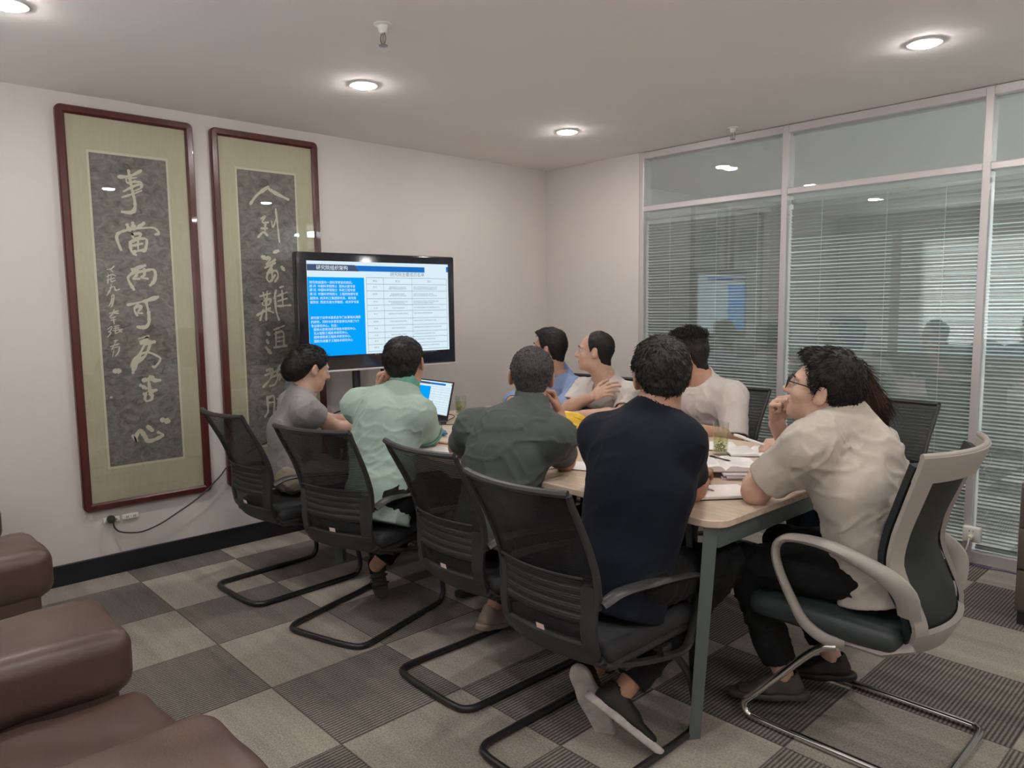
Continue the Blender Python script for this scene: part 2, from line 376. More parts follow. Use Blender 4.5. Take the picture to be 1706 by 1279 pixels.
def scroll(y0,y1,z0,z1,p,strokes,label):
    yc=(y0+y1)/2; t=thing('framed_scroll',label,'picture',(0,yc,z0),0,'framed calligraphy scrolls')
    hw,hh=(y1-y0)/2,(z1-z0); bw=.042
    f=MB()
    # rounded corner frame swept round the rectangle
    rc=.030; prof=[(0,.001),(0,.026),(.006,.033),(.032,.033),(bw,.024),(bw,.001)]
    path=[]
    for cy,cz,a0 in ((-hw+rc,rc,PI),(hw-rc,rc,1.5*PI),(hw-rc,hh-rc,0),(-hw+rc,hh-rc,.5*PI)):
        for k in range(6):
            a=a0+k/5*PI/2; path.append((cy+rc*math.cos(a),cz+rc*math.sin(a),a))
    def inner(y,z,d):
        return (max(-hw+d,min(hw-d,y)),max(d,min(hh-d,z)))
    vs_=[];n=len(prof)
    for y,z,a in path:
        for d,xo in prof:
            yy=y-(math.cos(a)*min(d,rc)); zz=z-(math.sin(a)*min(d,rc)); yy,zz=inner(yy,zz,d) if d>0 else (yy,zz); vs_.append((xo,yy,zz))
    m=len(path); fs=[]
    for i in range(m):
        j=(i+1)%m
        for q in range(n-1): fs.append((i*n+q,j*n+q,j*n+q+1,i*n+q+1))
    f.add(vs_,fs); f.build('frame',M_wood,t,True,30)
    MB().box((.012,0,hh/2),(.008,2*hw-2*bw+.006,hh-2*bw+.006)).build('silk_mount',M_silk,t,False)
    a0,a1,b0,b1=p
    pc=((a0+a1)/2-yc,(b0+b1)/2-z0)
    MB().box((.0167,pc[0],pc[1]),(.001,a1-a0+.022,b1-b0+.026)).build('paper_border',M_ivory2,t,False)
    MB().box((.0177,pc[0],pc[1]),(.001,a1-a0,b1-b0)).build('rubbing_panel',M_rub,t,False)
    ST=[]
    for st in strokes.split(';'):
        wd,pts=st.split(':'); P=[tuple(map(float,q.split(','))) for q in pts.split()]; zz=[q[1] for q in P]; ST.append([float(wd),st,min(zz),max(zz),sum(q[0] for q in P)/len(P)])
    cols={}; mid=(p[0]+p[1])/2-.035
    for q in ST: cols.setdefault(0 if q[4]<mid and q[0]<.0062 else 1,[]).append(q)
    chars=[]
    for q_ in cols.values():
        cur=[]
        for q in sorted(q_,key=lambda q:-q[3]):
            if cur and q[3]<min(k[2]-k[0]*.5 for k in cur): chars.append(cur); cur=[]
            cur.append(q)
        chars.append(cur)
    lift=0
    for st in [None]+[x for ch_ in chars for x in [('new',)]+[k[1] for k in ch_]]+[('end',)]:
        if st is None: c=None; continue
        if isinstance(st,tuple):
            if c is not None: c.build('brush_character',M_ivory,t,False)
            c=MB(); continue
        wd,pts=st.split(':'); wd=float(wd)*1.45
        P=[tuple(map(float,q.split(','))) for q in pts.split()]
        S=[(q[0],q[1]) for q in (smooth_path([(a,b,0) for a,b in P],5) if len(P)>2 else [np.array((P[0][0]+(P[1][0]-P[0][0])*k/5,P[0][1]+(P[1][1]-P[0][1])*k/5,0)) for k in range(6)])]
        lift=(lift+1)%9; x=.0188+lift*.00006
        n=len(S); vs_=[]
        for i,(y,z) in enumerate(S):
            a,b=S[max(i-1,0)],S[min(i+1,n-1)]; ty,tz=b[0]-a[0],b[1]-a[1]; l=math.hypot(ty,tz)+1e-9; ty/=l; tz/=l
            u=i/(n-1); wv=wd*(.86+.22*math.sin(7*u+wd*900)+.12*RNG.normal())*(1 if .08<u<.92 else .85)
            vs_+=[(x,y-yc-tz*wv,z-z0+ty*wv),(x,y-yc+tz*wv,z-z0-ty*wv)]
        fs=[(2*i,2*i+1,2*i+3,2*i+2) for i in range(n-1)]
        for e,sgn in ((0,-1),(n-1,1)):       # round ends
            a,b=S[0 if e==0 else n-2],S[1 if e==0 else n-1]; an=math.atan2(b[1]-a[1],b[0]-a[0])+(PI if e==0 else 0)
            base=len(vs_); y,z=S[e]
            for k in range(7): q=an-PI/2+k/6*PI; vs_.append((x,y-yc+wd*.85*math.cos(q),z-z0+wd*.85*math.sin(q)))
            fs.append(tuple(range(base,base+7)))
        c.add(vs_,fs)
    MB().box((.0225,0,hh/2),(.002,2*hw-2*bw+.012,hh-2*bw+.012)).build('cover_glass',M_pic,t,False)
SCROLL_A="0.0058:-3.227,2.108 -3.17,2.119 -3.116,2.152;0.0066:-3.177,2.145 -3.172,2.093 -3.165,2.043 -3.156,1.993 -3.159,1.949 -3.179,1.929 -3.22,1.929;0.0036:-3.192,2.1 -3.185,2.081 -3.148,2.097;0.0033:-3.192,2.102 -3.142,2.113;0.0044:-3.207,2.036 -3.16,2.065 -3.124,2.08 -3.122,2.062;0.004:-3.169,2.085 -3.123,2.092 -3.117,2.064 -3.165,2.039;0.0044:-3.215,2.006 -3.169,2.024 -3.121,2.047;0.0073:-3.201,1.863 -3.191,1.836;0.0081:-3.173,1.873 -3.169,1.845;0.0074:-3.119,1.876 -3.149,1.852;0.0051:-3.239,1.731 -3.253,1.774 -3.255,1.803 -3.237,1.823 -3.181,1.841 -3.117,1.852 -3.067,1.855 -3.043,1.83 -3.061,1.821;0.0052:-3.179,1.815 -3.14,1.821 -3.145,1.802 -3.173,1.797 -3.179,1.815;0.0052:-3.192,1.77 -3.188,1.726 -3.168,1.708;0.0059:-3.192,1.774 -3.149,1.791 -3.11,1.793 -3.116,1.744 -3.128,1.728;0.0048:-3.179,1.756 -3.132,1.769;0.0056:-3.181,1.723 -3.127,1.736;0.0041:-3.152,1.787 -3.155,1.738;0.0074:-3.19,1.63 -3.127,1.652;0.006:-3.189,1.525 -3.208,1.562 -3.213,1.588 -3.191,1.611 -3.165,1.63;0.0067:-3.191,1.611 -3.131,1.624 -3.087,1.632 -3.074,1.61 -3.083,1.572 -3.103,1.549;0.0049:-3.165,1.63 -3.171,1.6 -3.19,1.581 -3.158,1.582;0.0049:-3.13,1.635 -3.132,1.601 -3.15,1.589 -3.115,1.582;0.0067:-3.222,1.443 -3.14,1.462 -3.07,1.484;0.0053:-3.173,1.443 -3.193,1.417 -3.18,1.387;0.0045:-3.192,1.428 -3.156,1.435 -3.176,1.402 -3.155,1.398;0.0064:-3.133,1.462 -3.123,1.412 -3.122,1.351;0.0022:-3.313,1.627 -3.293,1.631 -3.278,1.646;0.0022:-3.296,1.627 -3.287,1.616;0.0025:-3.315,1.59 -3.291,1.602 -3.275,1.595;0.0022:-3.308,1.601 -3.314,1.554;0.0022:-3.295,1.598 -3.297,1.565 -3.276,1.573;0.0022:-3.317,1.572 -3.279,1.584;0.0026:-3.298,1.547 -3.303,1.525 -3.321,1.495;0.0026:-3.306,1.532 -3.285,1.54 -3.279,1.521 -3.259,1.525;0.0026:-3.298,1.492 -3.304,1.459 -3.316,1.437;0.0026:-3.298,1.492 -3.288,1.495 -3.297,1.451 -3.305,1.433;0.0018:-3.303,1.473 -3.292,1.477;0.0029:-3.314,1.4 -3.273,1.411;0.0026:-3.293,1.418 -3.301,1.396 -3.315,1.382;0.0026:-3.294,1.4 -3.273,1.399;0.0022:-3.312,1.374 -3.288,1.381;0.0022:-3.31,1.363 -3.289,1.366;0.0022:-3.298,1.378 -3.297,1.344;0.0068:-3.12,1.402 -3.122,1.353 -3.141,1.323 -3.181,1.324;0.0022:-3.329,1.317 -3.308,1.332 -3.316,1.31 -3.327,1.303 -3.314,1.298 -3.332,1.277;0.0022:-3.298,1.331 -3.274,1.334;0.0022:-3.299,1.32 -3.275,1.323;0.0026:-3.303,1.309 -3.258,1.315;0.0022:-3.291,1.331 -3.294,1.294;0.0022:-3.29,1.294 -3.262,1.308;0.0022:-3.279,1.312 -3.262,1.3;0.0026:-3.303,1.254 -3.286,1.257;0.0026:-3.322,1.225 -3.28,1.238;0.0022:-3.296,1.25 -3.316,1.21;0.0026:-3.316,1.213 -3.281,1.223 -3.286,1.193 -3.301,1.175;0.0015:-3.306,1.209 -3.315,1.172;0.0104:-3.308,1.095 -3.289,1.094;0.0037:-3.338,0.957 -3.332,0.957;0.0076:-3.174,1.26 -3.132,1.271 -3.153,1.251 -3.173,1.252;0.0083:-3.168,1.236 -3.103,1.241;0.0069:-3.146,1.239 -3.171,1.195 -3.195,1.143 -3.22,1.082;0.0053:-3.219,1.091 -3.221,1.129 -3.194,1.166 -3.142,1.186 -3.093,1.164 -3.076,1.143 -3.104,1.106 -3.118,1.107;0.0061:-3.126,1.223 -3.151,1.171 -3.192,1.135;0.0107:-3.167,1.035 -3.125,1.046;0.0069:-3.144,1.032 -3.141,0.97;0.0076:-3.185,1.008 -3.161,0.991;0.007:-3.086,1.029 -3.119,1.03;0.0077:-3.17,0.961 -3.11,0.976;0.0062:-3.156,0.963 -3.168,0.941 -3.162,0.921 -3.136,0.927 -3.131,0.95 -3.149,0.961;0.0077:-3.241,0.737 -3.225,0.704 -3.226,0.731 -3.204,0.763 -3.184,0.734 -3.161,0.699 -3.089,0.721 -3.11,0.741;0.0093:-3.161,0.778 -3.143,0.758;0.011:-3.086,0.808 -3.056,0.798"
SCROLL_B="0.0063:-2.519,2.029 -2.474,2.085 -2.404,2.137;0.0081:-2.411,2.131 -2.362,2.106 -2.281,2.075;0.0046:-2.457,1.948 -2.431,1.962 -2.452,1.926 -2.414,1.928;0.0047:-2.433,1.927 -2.435,1.88;0.0046:-2.459,1.89 -2.422,1.893;0.0058:-2.48,1.839 -2.448,1.868 -2.424,1.852;0.0035:-2.393,1.935 -2.384,1.901 -2.363,1.955;0.0047:-2.363,2.01 -2.357,1.938 -2.348,1.815;0.0088:-2.46,1.722 -2.434,1.711;0.0083:-2.383,1.753 -2.36,1.761;0.0053:-2.431,1.723 -2.412,1.712 -2.439,1.676 -2.381,1.707;0.0053:-2.446,1.658 -2.382,1.689;0.0053:-2.402,1.671 -2.429,1.629 -2.439,1.594 -2.419,1.576 -2.386,1.616;0.0053:-2.435,1.627 -2.378,1.642 -2.367,1.607 -2.387,1.577;0.0077:-2.339,1.664 -2.327,1.649;0.0047:-2.403,1.653 -2.406,1.582;0.0047:-2.486,1.488 -2.422,1.505;0.0041:-2.466,1.511 -2.461,1.476;0.0041:-2.441,1.517 -2.443,1.476;0.0047:-2.475,1.458 -2.424,1.47 -2.432,1.44 -2.47,1.435 -2.475,1.458;0.0059:-2.51,1.376 -2.427,1.416;0.0053:-2.449,1.476 -2.455,1.346;0.0053:-2.471,1.405 -2.493,1.346;0.0047:-2.44,1.405 -2.409,1.39;0.0048:-2.384,1.523 -2.399,1.476;0.0048:-2.392,1.488 -2.389,1.404 -2.373,1.344;0.0048:-2.357,1.541 -2.338,1.547;0.0042:-2.379,1.488 -2.314,1.512;0.0042:-2.374,1.458 -2.315,1.475;0.0054:-2.376,1.428 -2.294,1.433;0.0042:-2.345,1.523 -2.343,1.433;0.0083:-2.449,1.267 -2.443,1.257;0.0077:-2.455,1.221 -2.45,1.208;0.0072:-2.463,1.179 -2.436,1.144;0.0048:-2.408,1.285 -2.343,1.307;0.0048:-2.396,1.272 -2.4,1.182;0.0048:-2.403,1.26 -2.351,1.271 -2.348,1.186;0.0042:-2.391,1.236 -2.352,1.241;0.0042:-2.392,1.212 -2.353,1.216;0.0054:-2.413,1.177 -2.329,1.185;0.0078:-2.464,1.041 -2.432,1.045;0.0054:-2.478,1.012 -2.355,1.046;0.0054:-2.426,1.033 -2.448,0.986 -2.494,0.941;0.0048:-2.434,0.997 -2.396,1.006 -2.417,0.953 -2.45,0.944;0.0049:-2.38,1.066 -2.402,1.013 -2.349,1.025;0.0049:-2.362,1.028 -2.388,0.975;0.0049:-2.392,1.012 -2.339,0.963;0.0054:-2.472,0.879 -2.47,0.794 -2.49,0.76;0.0054:-2.466,0.872 -2.428,0.875 -2.433,0.759;0.0042:-2.464,0.842 -2.433,0.844;0.0049:-2.409,0.861 -2.344,0.867;0.0049:-2.393,0.878 -2.386,0.809;0.0049:-2.363,0.875 -2.369,0.808;0.0055:-2.412,0.806 -2.34,0.811;0.0043:-2.402,0.784 -2.35,0.786;0.0055:-2.414,0.757 -2.342,0.758"

scroll(-3.503,-2.836,.362,2.437,(-3.362,-2.986,.587,2.218),SCROLL_A,'left calligraphy scroll in dark red wood, with a small signature column')
scroll(-2.738,-2.072,.362,2.437,(-2.592,-2.232,.587,2.222),SCROLL_B,'right framed calligraphy scroll in dark red wood, half hidden by the television')

# wall socket strip, plug and cord
def socket_plate(y,label):
    t=thing('wall_socket',label,'socket',(0,y,.3),0,'white sockets under the left scroll')
    MB().box((.007,0,0),(.012,.082,.030),.004).build('cover_plate',M_whiteplastic,t)
    for dy in (-.020,-.012,.016,.024): MB().box((.0133,dy,0),(.0012,.003,.010)).build('slot',M_black,t,False)
socket_plate(-3.372,'white wall socket under the left scroll with the black plug in it')
socket_plate(-3.278,'empty white wall socket under the left scroll')
c=thing('power_cord','black power cord plugged in under the left scroll and looping towards the television','cord',(0,-3.378,.3))
MB().lathe([(.020,0),(.022,.012),(.019,.03),(.010,.044),(.006,.052)],(.014,0,.006),16,Matrix.Rotation(rad(90),3,'Y')).build('plug',M_black,c)
L0=lambda x,y,z:(x,y+3.378,z-.3)
MB().tube(smooth_path([(.058,.002,.0),(.062,.004,-.03),L0(.06,-3.35,.24),L0(.055,-3.29,.219),L0(.05,-3.226,.213),L0(.05,-3.14,.235),L0(.05,-3.065,.27),L0(.05,-2.928,.341),L0(.05,-2.802,.44),L0(.055,-2.746,.50),L0(.06,-2.62,.565),L0(.09,-2.50,.62),L0(.22,-2.30,.72),L0(.40,-2.02,.84)],5),.0042,7).build('cable',M_black,c)

# socket box by the partition with its flexes
t=thing('socket_box','white surface-mounted socket box on the partition post at right, flex plugged in','socket',(3.18,-.001,.168))
MB().box((0,-.018,0),(.088,.034,.084),.007,3).build('housing',M_whiteplastic,t)
MB().box((0,-.036,0),(.078,.003,.074),.001).build('face_plate',M_whiteplastic,t)
for xx in (-.009,.009): MB().box((xx,-.0379,.020),(.004,.001,.007)).build('slot',M_black,t,False)
MB().lathe([(.016,0),(.016,.022),(.010,.032)],(0,-.037,-.012),16,Matrix.Rotation(rad(90),3,'X')).build('plug',mat('ivory_plug',(.62,.55,.42),.5),t)
tag(MB().tube(smooth_path([(3.18,-.07,.155),(3.178,-.085,.12),(3.165,-.085,.07),(3.16,-.06,.03),(3.12,-.04,.012),(3.0,-.05,.01),(2.8,-.06,.01)],6),.004,7).build('white_flex',M_whiteplastic),'white flex hanging from the socket box to the carpet','cord')
bc=MB(); bp_=smooth_path([(3.215,.034,.62),(3.232,.034,.60),(3.236,.034,.565),(3.222,.034,.535),(3.205,.034,.52),(3.215,.034,.49),(3.232,.034,.475),(3.222,.034,.44),(3.226,.034,.38),(3.236,.034,.32),(3.232,.034,.28),(3.215,.034,.262),(3.200,.034,.275)],5)
for q in bp_: bc.lathe([(.0003,-.0024),(.0024,0),(.0003,.0024)],tuple(q),6)
tag(bc.build('bead_chain',M_cord),'looped bead chain of the blind hanging behind the glass above the socket box','chain')
tag(MB().tube(smooth_path([(3.16,-.03,.012),(3.24,-.05,.009),(3.36,-.05,.012),(3.5,-.06,.009),(3.75,-.05,.01)],6),.0035,7).build('violet_cable',mat('violet_cable',(.10,.07,.20),.5)),'thin violet cable along the foot of the glass partition','cable')

# taupe cabinet cut by the right edge
t=thing('filing_cabinet','taupe cabinet at the right edge of the photo, in front of the glass partition','cabinet',(3.765,-.52,0))
M_taupe=mat('taupe_laminate',(.13,.105,.085),.5)
MB().box((0,0,.345),(.46,.40,.57),.004).build('body',M_taupe,t)
for zz in (.16,.345,.53):
    d=MB().box((0,-.208,zz),(.45,.016,.175),.003).build('drawer',M_taupe,t); MB().box((0,-.222,zz+.05),(.12,.012,.012),.003).build('handle',M_alu,d)
MB().box((0,0,.03),(.44,.38,.06)).build('plinth',M_black,t)

# ---------------------------------------------------------------- television on its stand
TVA=rad(85.7)
t=thing('television','large black television showing a blue and white slide at the table end','television',(.47,-1.92,1.39),TVA)
M_gloss=mat('black_gloss_bezel',(.010,.011,.016),.12,spec=.6)
W_,H_=1.075,.685
b=MB(); b.box((0,.035,0),(W_,.06,H_),.012,3); b.box((0,.085,-.02),(W_*.72,.07,H_*.7),.03,3)
b.build('casing',M_gloss,t)
MB().box((0,.003,-H_/2-.001),(W_-.02,.05,.010),.003).build('silver_edge',M_alu,t)
sx0,sx1,sz0,sz1=-W_/2+.062,W_/2-.052,-H_/2+.088,H_/2-.050
SW,SH=sx1-sx0,sz1-sz0
def slide(parent,x0,z1,sw,sh,y,k,texts=True):
    """presentation slide on a screen facing local -y"""
    E=lambda n,c,s=1.0: emis('slide_'+n,c,s*k)
    def rect(mb,u0,v0,u1,v1,dy): mb.add([(x0+u0*sw,y-dy,z1-v0*sh),(x0+u1*sw,y-dy,z1-v0*sh),(x0+u1*sw,y-dy,z1-v1*sh),(x0+u0*sw,y-dy,z1-v1*sh)],[(3,2,1,0)])
    def make(n,m,rs,dy):
        mb=MB(); [rect(mb,*r,dy) for r in rs]; return mb.build(n,m,parent,False)
    mb=MB().box((x0+sw/2,y+.002,z1-sh/2),(sw,.004,sh)); mb.build('screen',E('white',(.74,.90,1.0),.95),parent,False)
    make('header_band',E('blue',(.012,.16,.55)),[(.3,.040,.815,.100),(.985,.03,1,.09)],.0006)
    mb=MB(); mb.add([(x0,y-.0007,z1-.035*sh),(x0+.31*sw,y-.0007,z1-.035*sh),(x0+.34*sw,y-.0007,z1-.102*sh),(x0,y-.0007,z1-.102*sh)],[(3,2,1,0)]); mb.build('header_title_box',E('slate',(.06,.09,.16)),parent,False)
    make('blue_panel',E('panel',(.002,.36,.96)),[(0,.168,.372,1)],.0006)
    rows=[.165,.235,.31,.395,.465,.53,.615,.69,.765,.83,.90,.975]; cols=[.387,.507,.715,.985]
    g=[(cols[0],r,cols[-1],r+.0035) for r in rows]+[(c_,rows[0],c_+.0016,1) for c_ in cols]
    make('table_grid',E('grid',(.12,.14,.14)),g,.0006)
    if not texts: return
    w=MB(); R_,U_=(1,0,0),(0,0,1)
    tx=lambda mb,u,v,s_,st,al='LEFT': text_mb(mb,st,s_*sh,(x0+u*sw,y-.0011,z1-v*sh),R_,U_,None,al)
    tx(w,.058,.088,.052,'研究院组织架构')
    for v,st in zip((.235,.275,.315,.357,.400,.442),('研究院由国内一流科学家担任顾问。','顾 问  中国科学院院士  固体火箭专家','顾 问  中国科学院院士  系统工程专家','顾 问  中国科学院院士  工程热物理专家','副院长  航天科工集团研究员、研究院','副院长  西安交通大学教授、经济学专家')): tx(w,.012,v,.032,st)
    for v,st in zip((.605,.648,.690,.728,.768,.808,.850),('研究院下设学术委员会专门从事相关课题','的研究，同时与多家实验单位共建了5个','专业研究中心，包含：','   固体火箭发动机环境技术研究中心、','   无人智能工程技术研究中心、','   超常规能源工程技术研究中心、','   国防先进量子工程技术研究中心')): tx(w,.012,v,.032,st)
    w.build('white_lettering',E('letters',(.85,.97,1.0)),parent,False)
    d=MB(); tx(d,.685,.145,.050,'研究院主要成员名单','CENTER')
    tx(d,.447,.212,.026,'单位','CENTER'); tx(d,.61,.212,.026,'姓 名','CENTER'); tx(d,.85,.212,.026,'简介','CENTER')
    L1=['王院士','李 工','张教授','赵主任','陈总工','刘 工','孙主任','周教授','吴总工','郑主任','钱教授']; L2=['固体推进技术专业','系统总体','结构力学研究','热防护材料']
    for i,r in enumerate(rows[1:]):
        tx(d,.447,r+.042,.021,('院 长','副院长','顾 问','主 任')[i%4],'CENTER'); tx(d,.61,r+.042,.018,L2[i%4]+L2[(i+1)%3],'CENTER'); tx(d,.725,r+.040,.018,L2[(i+2)%4]+L2[i%3]+L2[(i+1)%4])
        if i<3: tx(d,.725,r+.060,.018,L2[(i+1)%4]+L2[(i+2)%3]+L2[i%4]); tx(d,.61,r+.060,.018,L2[(i+3)%4]+L2[i%3],'CENTER')
    d.build('dark_lettering',E('ink',(.20,.24,.25)),parent,False)
slide(t,sx0,sz1,SW,SH,.0025,1.0)
t=thing('television_stand','black wheeled pole stand under the television','stand',(.40,-1.925,0),TVA)
for xx in (-.10,.10): MB().box((xx,.09,.70),(.045,.03,1.30),.006).build('pole',M_blackmetal,t)
MB().box((0,.10,1.38),(.36,.02,.34),.004).build('mounting_plate',M_blackmetal,t)
MB().box((0,.09,.55),(.42,.24,.02),.005).build('shelf',M_blackmetal,t)
for yy in (-.10,.24):
    MB().box((0,yy,.065),(.62,.05,.03),.008).build('foot_bar',M_blackmetal,t)
MB().box((0,.07,.065),(.28,.36,.028),.006).build('base_plate',M_blackmetal,t)
for xx in (-.27,.27):
    for yy in (-.10,.24): MB().lathe([(.012,-.012),(.024,-.012),(.025,-.006),(.025,.006),(.024,.012),(.012,.012)],(xx,yy,.0255),16,Matrix.Rotation(rad(90),3,'Y')).build('caster',M_black,t)
tag(MB().tube(smooth_path([(.46,-1.605,1.045),(.45,-1.61,.98),(.44,-1.63,.9),(.42,-1.66,.78),(.40,-1.68,.65),(.38,-1.72,.565)],6),.003,6).build('signal_cable',M_whiteplastic),'thin white cable hanging from the television\'s lower edge','cable')

# ---------------------------------------------------------------- meeting table
TZ=.75; TY0,TY1,TX0,TX1=-2.475,-1.20,.62,3.155
t=thing('meeting_table','long meeting table with light wood top and splayed grey metal legs','table',((TX0+TX1)/2,(TY0+TY1)/2,0),rad(-1.2))
def wood_top():
    m=D.materials.new('light_wood_top'); m.use_nodes=True; nt=m.node_tree; b=nt.nodes['Principled BSDF']; L=nt.links.new; N=nt.nodes.new
    b.inputs['Roughness'].default_value=.32
    tc=N('ShaderNodeTexCoord'); mp=N('ShaderNodeMapping'); mp.inputs['Scale'].default_value=(1.2,16,16); L(tc.outputs['Object'],mp.inputs[0])
    n=N('ShaderNodeTexNoise'); n.inputs['Scale'].default_value=3; n.inputs['Detail'].default_value=6; L(mp.outputs[0],n.inputs['Vector'])
    r=N('ShaderNodeValToRGB'); r.color_ramp.elements[0].position=.3; r.color_ramp.elements[0].color=(.56,.43,.325,1); r.color_ramp.elements[1].position=.75; r.color_ramp.elements[1].color=(.72,.58,.46,1)
    L(n.outputs['Fac'],r.inputs[0]); L(r.outputs[0],b.inputs['Base Color']); return m
hx,hy=(TX1-TX0)/2,(TY1-TY0)/2
def rr_plate(mb,hx,hy,r,z0,z1,bev=.003):
    ring=[]
    for cx,cy,a0 in ((hx-r,hy-r,0),(-hx+r,hy-r,PI/2),(-hx+r,-hy+r,PI),(hx-r,-hy+r,1.5*PI)):
        for k in range(9): a=a0+k/8*PI/2; ring.append((cx,cy,math.cos(a),math.sin(a)))
    n=len(ring); vs_=[]
    for z,ins in ((z0,bev),(z0+bev,0),(z1-bev,0),(z1,bev)): vs_+=[(cx+(r-ins)*ca,cy+(r-ins)*sa,z) for cx,cy,ca,sa in ring]
    fs=[tuple(range(n-1,-1,-1)),tuple(3*n+i for i in range(n))]
    for l in range(3): fs+=[(l*n+i,l*n+(i+1)%n,(l+1)*n+(i+1)%n,(l+1)*n+i) for i in range(n)]
    mb.add(vs_,fs)
m=MB(); rr_plate(m,hx,hy,.07,TZ-.025,TZ); m.build('tabletop',wood_top(),t,True,30)
M_leg=mat('grey_green_metal',(.125,.15,.148),.42,.2)
for sx in (-1,1):
    f=MB(); f.box((sx*(hx-.055),0,TZ-.062),(.05,2*hy-.10,.07),.004); f.build('end_beam',M_leg,t)
    for sy in (-1,1):
        l=MB(); top=np.array((sx*(hx-.06),sy*(hy-.05),TZ-.03)); bot=np.array((sx*(hx-.105),sy*(hy-.045),0.0))
        l.tube([bot,top],[.034,.040],4,up=(1,0,0),ry=[.022,.026]); l.build('leg',M_leg,t,False)
        l=MB(); l.tube([(sx*(hx-.16),sy*(hy-.07),TZ-.03),(sx*(hx-.12),sy*(hy-.055),.16)],.014,4); l.build('leg_brace',M_blackmetal,t,False)
        MB().box((sx*(hx-.07),sy*(hy-.17),TZ-.085),(.05,.10,.05),.012).build('corner_bracket',M_blackmetal,t)
for sy in (-1,1): MB().box((0,sy*(hy-.30),TZ-.060),(2*hx-.16,.04,.06),.004).build('side_rail',M_leg,t)

# ---------------------------------------------------------------- chairs
M_mesh=mesh_cloth_mat('black_chair_mesh',(.014,.015,.018),.62,.0075)
M_lumbar=mesh_cloth_mat('lumbar_mesh',(.03,.031,.034),.84,.0075)
M_sticker=mat('paper_sticker',(.80,.60,.55),.6)
def bprof(z):      # side profile of the mesh back
    zs=[.36,.42,.50,.58,.66,.75,.84,.922]; ys=[-.215,-.262,-.278,-.268,-.278,-.315,-.365,-.412]
    return float(np.interp(z,zs,ys))
def bprofs(z): return sum(bprof(z+d)*w_ for d,w_ in ((-.03,.25),(0,.5),(.03,.25)))
def bhalf(z): return float(np.interp(z,[.36,.42,.60,.75,.92],[.165,.190,.196,.200,.208]))
def bpt(u,z,off=0): # u in -1..1
    return (u*bhalf(z), bprofs(z)-.040*(1-u*u)*float(np.interp(z,[.4,.6,.91],[.6,1,.9]))+off, z)
def make_mesh_chair(label,group):
    t=thing('mesh_chair',label,'chair',(0,0,0),0,group)
    # sled base: rear bar, floor rails, front uprights
    path=[(-.205,.02,.335),(-.208,.10,.30),(-.212,.175,.20),(-.213,.205,.08),(-.213,.19,.028),(-.213,.14,.014),(-.213,-.10,.014),(-.213,-.30,.014),(-.205,-.355,.014),(-.16,-.385,.014),(0,-.39,.014)]
    path=path+[(-x,y,z) for x,y,z in path[-2::-1]]
    MB().tube(smooth_path(path,5),.0125,10).build('sled_base',M_blackmetal,t)
    b=MB(); b.box((0,.05,.345),(.42,.05,.02),.004); b.box((0,-.12,.345),(.40,.05,.02),.004); b.build('seat_brackets',M_blackmetal,t)
    s=MB()
    def seat(u,v):
        pass
    s.box((0,-.01,.415),(.425,.455,.07),.032,4); s.build('seat',M_blackcloth,t)
    MB().box((0,-.01,.372),(.40,.43,.03),.012).build('seat_pan',M_black,t)
    # back
    MB().grid(lambda u,v: bpt(2*u-1,.43+.487*v),18,20,.003).build('back_mesh',M_mesh,t)
    l=MB().grid(lambda u,v: bpt((2*u-1)*.80,.515+.135*v,-.006-.004*abs(math.sin(v*5*PI))),14,40,.004); lp=l.build('lumbar_pad',M_lumbar,t)
    r=MB(); r.tube([bpt(-.85+.17*k,.652,-.012) for k in range(11)],.004,6); r.build('pad_edge',M_black,lp)
    fr=MB()
    for sx in (-1,1): fr.tube([bpt(sx,z,.002) for z in np.linspace(.56,.917,12)],np.linspace(.016,.010,12),8,ry=.009,up=(1,0,0))
    fr.tube(smooth_path([bpt(u,.917+.004*(u*u),.0) for u in np.linspace(-1,1,15)],2),.012,8,ry=.011); fr.build('back_frame',M_black,t)
    lf=MB()
    zs=np.linspace(.62,.43,9)
    lf.grid(lambda u,v: bpt(-1.03+.24*u*(1+.5*(1-v)*0),.425+.20*v,-.010),4,10,.016)
    lf.grid(lambda u,v: bpt(1.03-.24+.24*u,.425+.20*v,-.010),4,10,.016)
    lf.grid(lambda u,v: bpt((2*u-1)*1.03,.375+.075*v,-.012),18,5,.018)
    for sx in (-1,1): lf.tube([bpt(sx*.95,.40,0),(sx*.175,-.19,.365),(sx*.17,-.08,.352)],[.028,.025,.02],8,ry=.014)
    lf.build('lower_frame',M_black,t,True,50)
    st=MB(); st.grid(lambda u,v: bpt(-.02+.16*u,.462+.017*v,-.014),3,2,.001); st.build('sticker',M_sticker,t)
    for sx in (-1,1):
        loop=[(sx*.205,-.262,.575),(sx*.222,-.20,.600),(sx*.230,-.06,.592),(sx*.232,.09,.575),(sx*.232,.165,.560),(sx*.231,.197,.525),(sx*.228,.190,.45),(sx*.222,.165,.36),(sx*.214,.135,.315),(sx*.208,.05,.318),(sx*.195,-.10,.345),(sx*.185,-.235,.385)]
        rr=[.020,.026,.027,.026,.025,.023,.020,.017,.016,.015,.015,.020]
        MB().tube(smooth_path(loop,4),.0105,8,ry=np.interp(np.linspace(0,11,45),range(12),rr),up=(sx,0,0.001)).build('armrest',M_black,t)
    return t
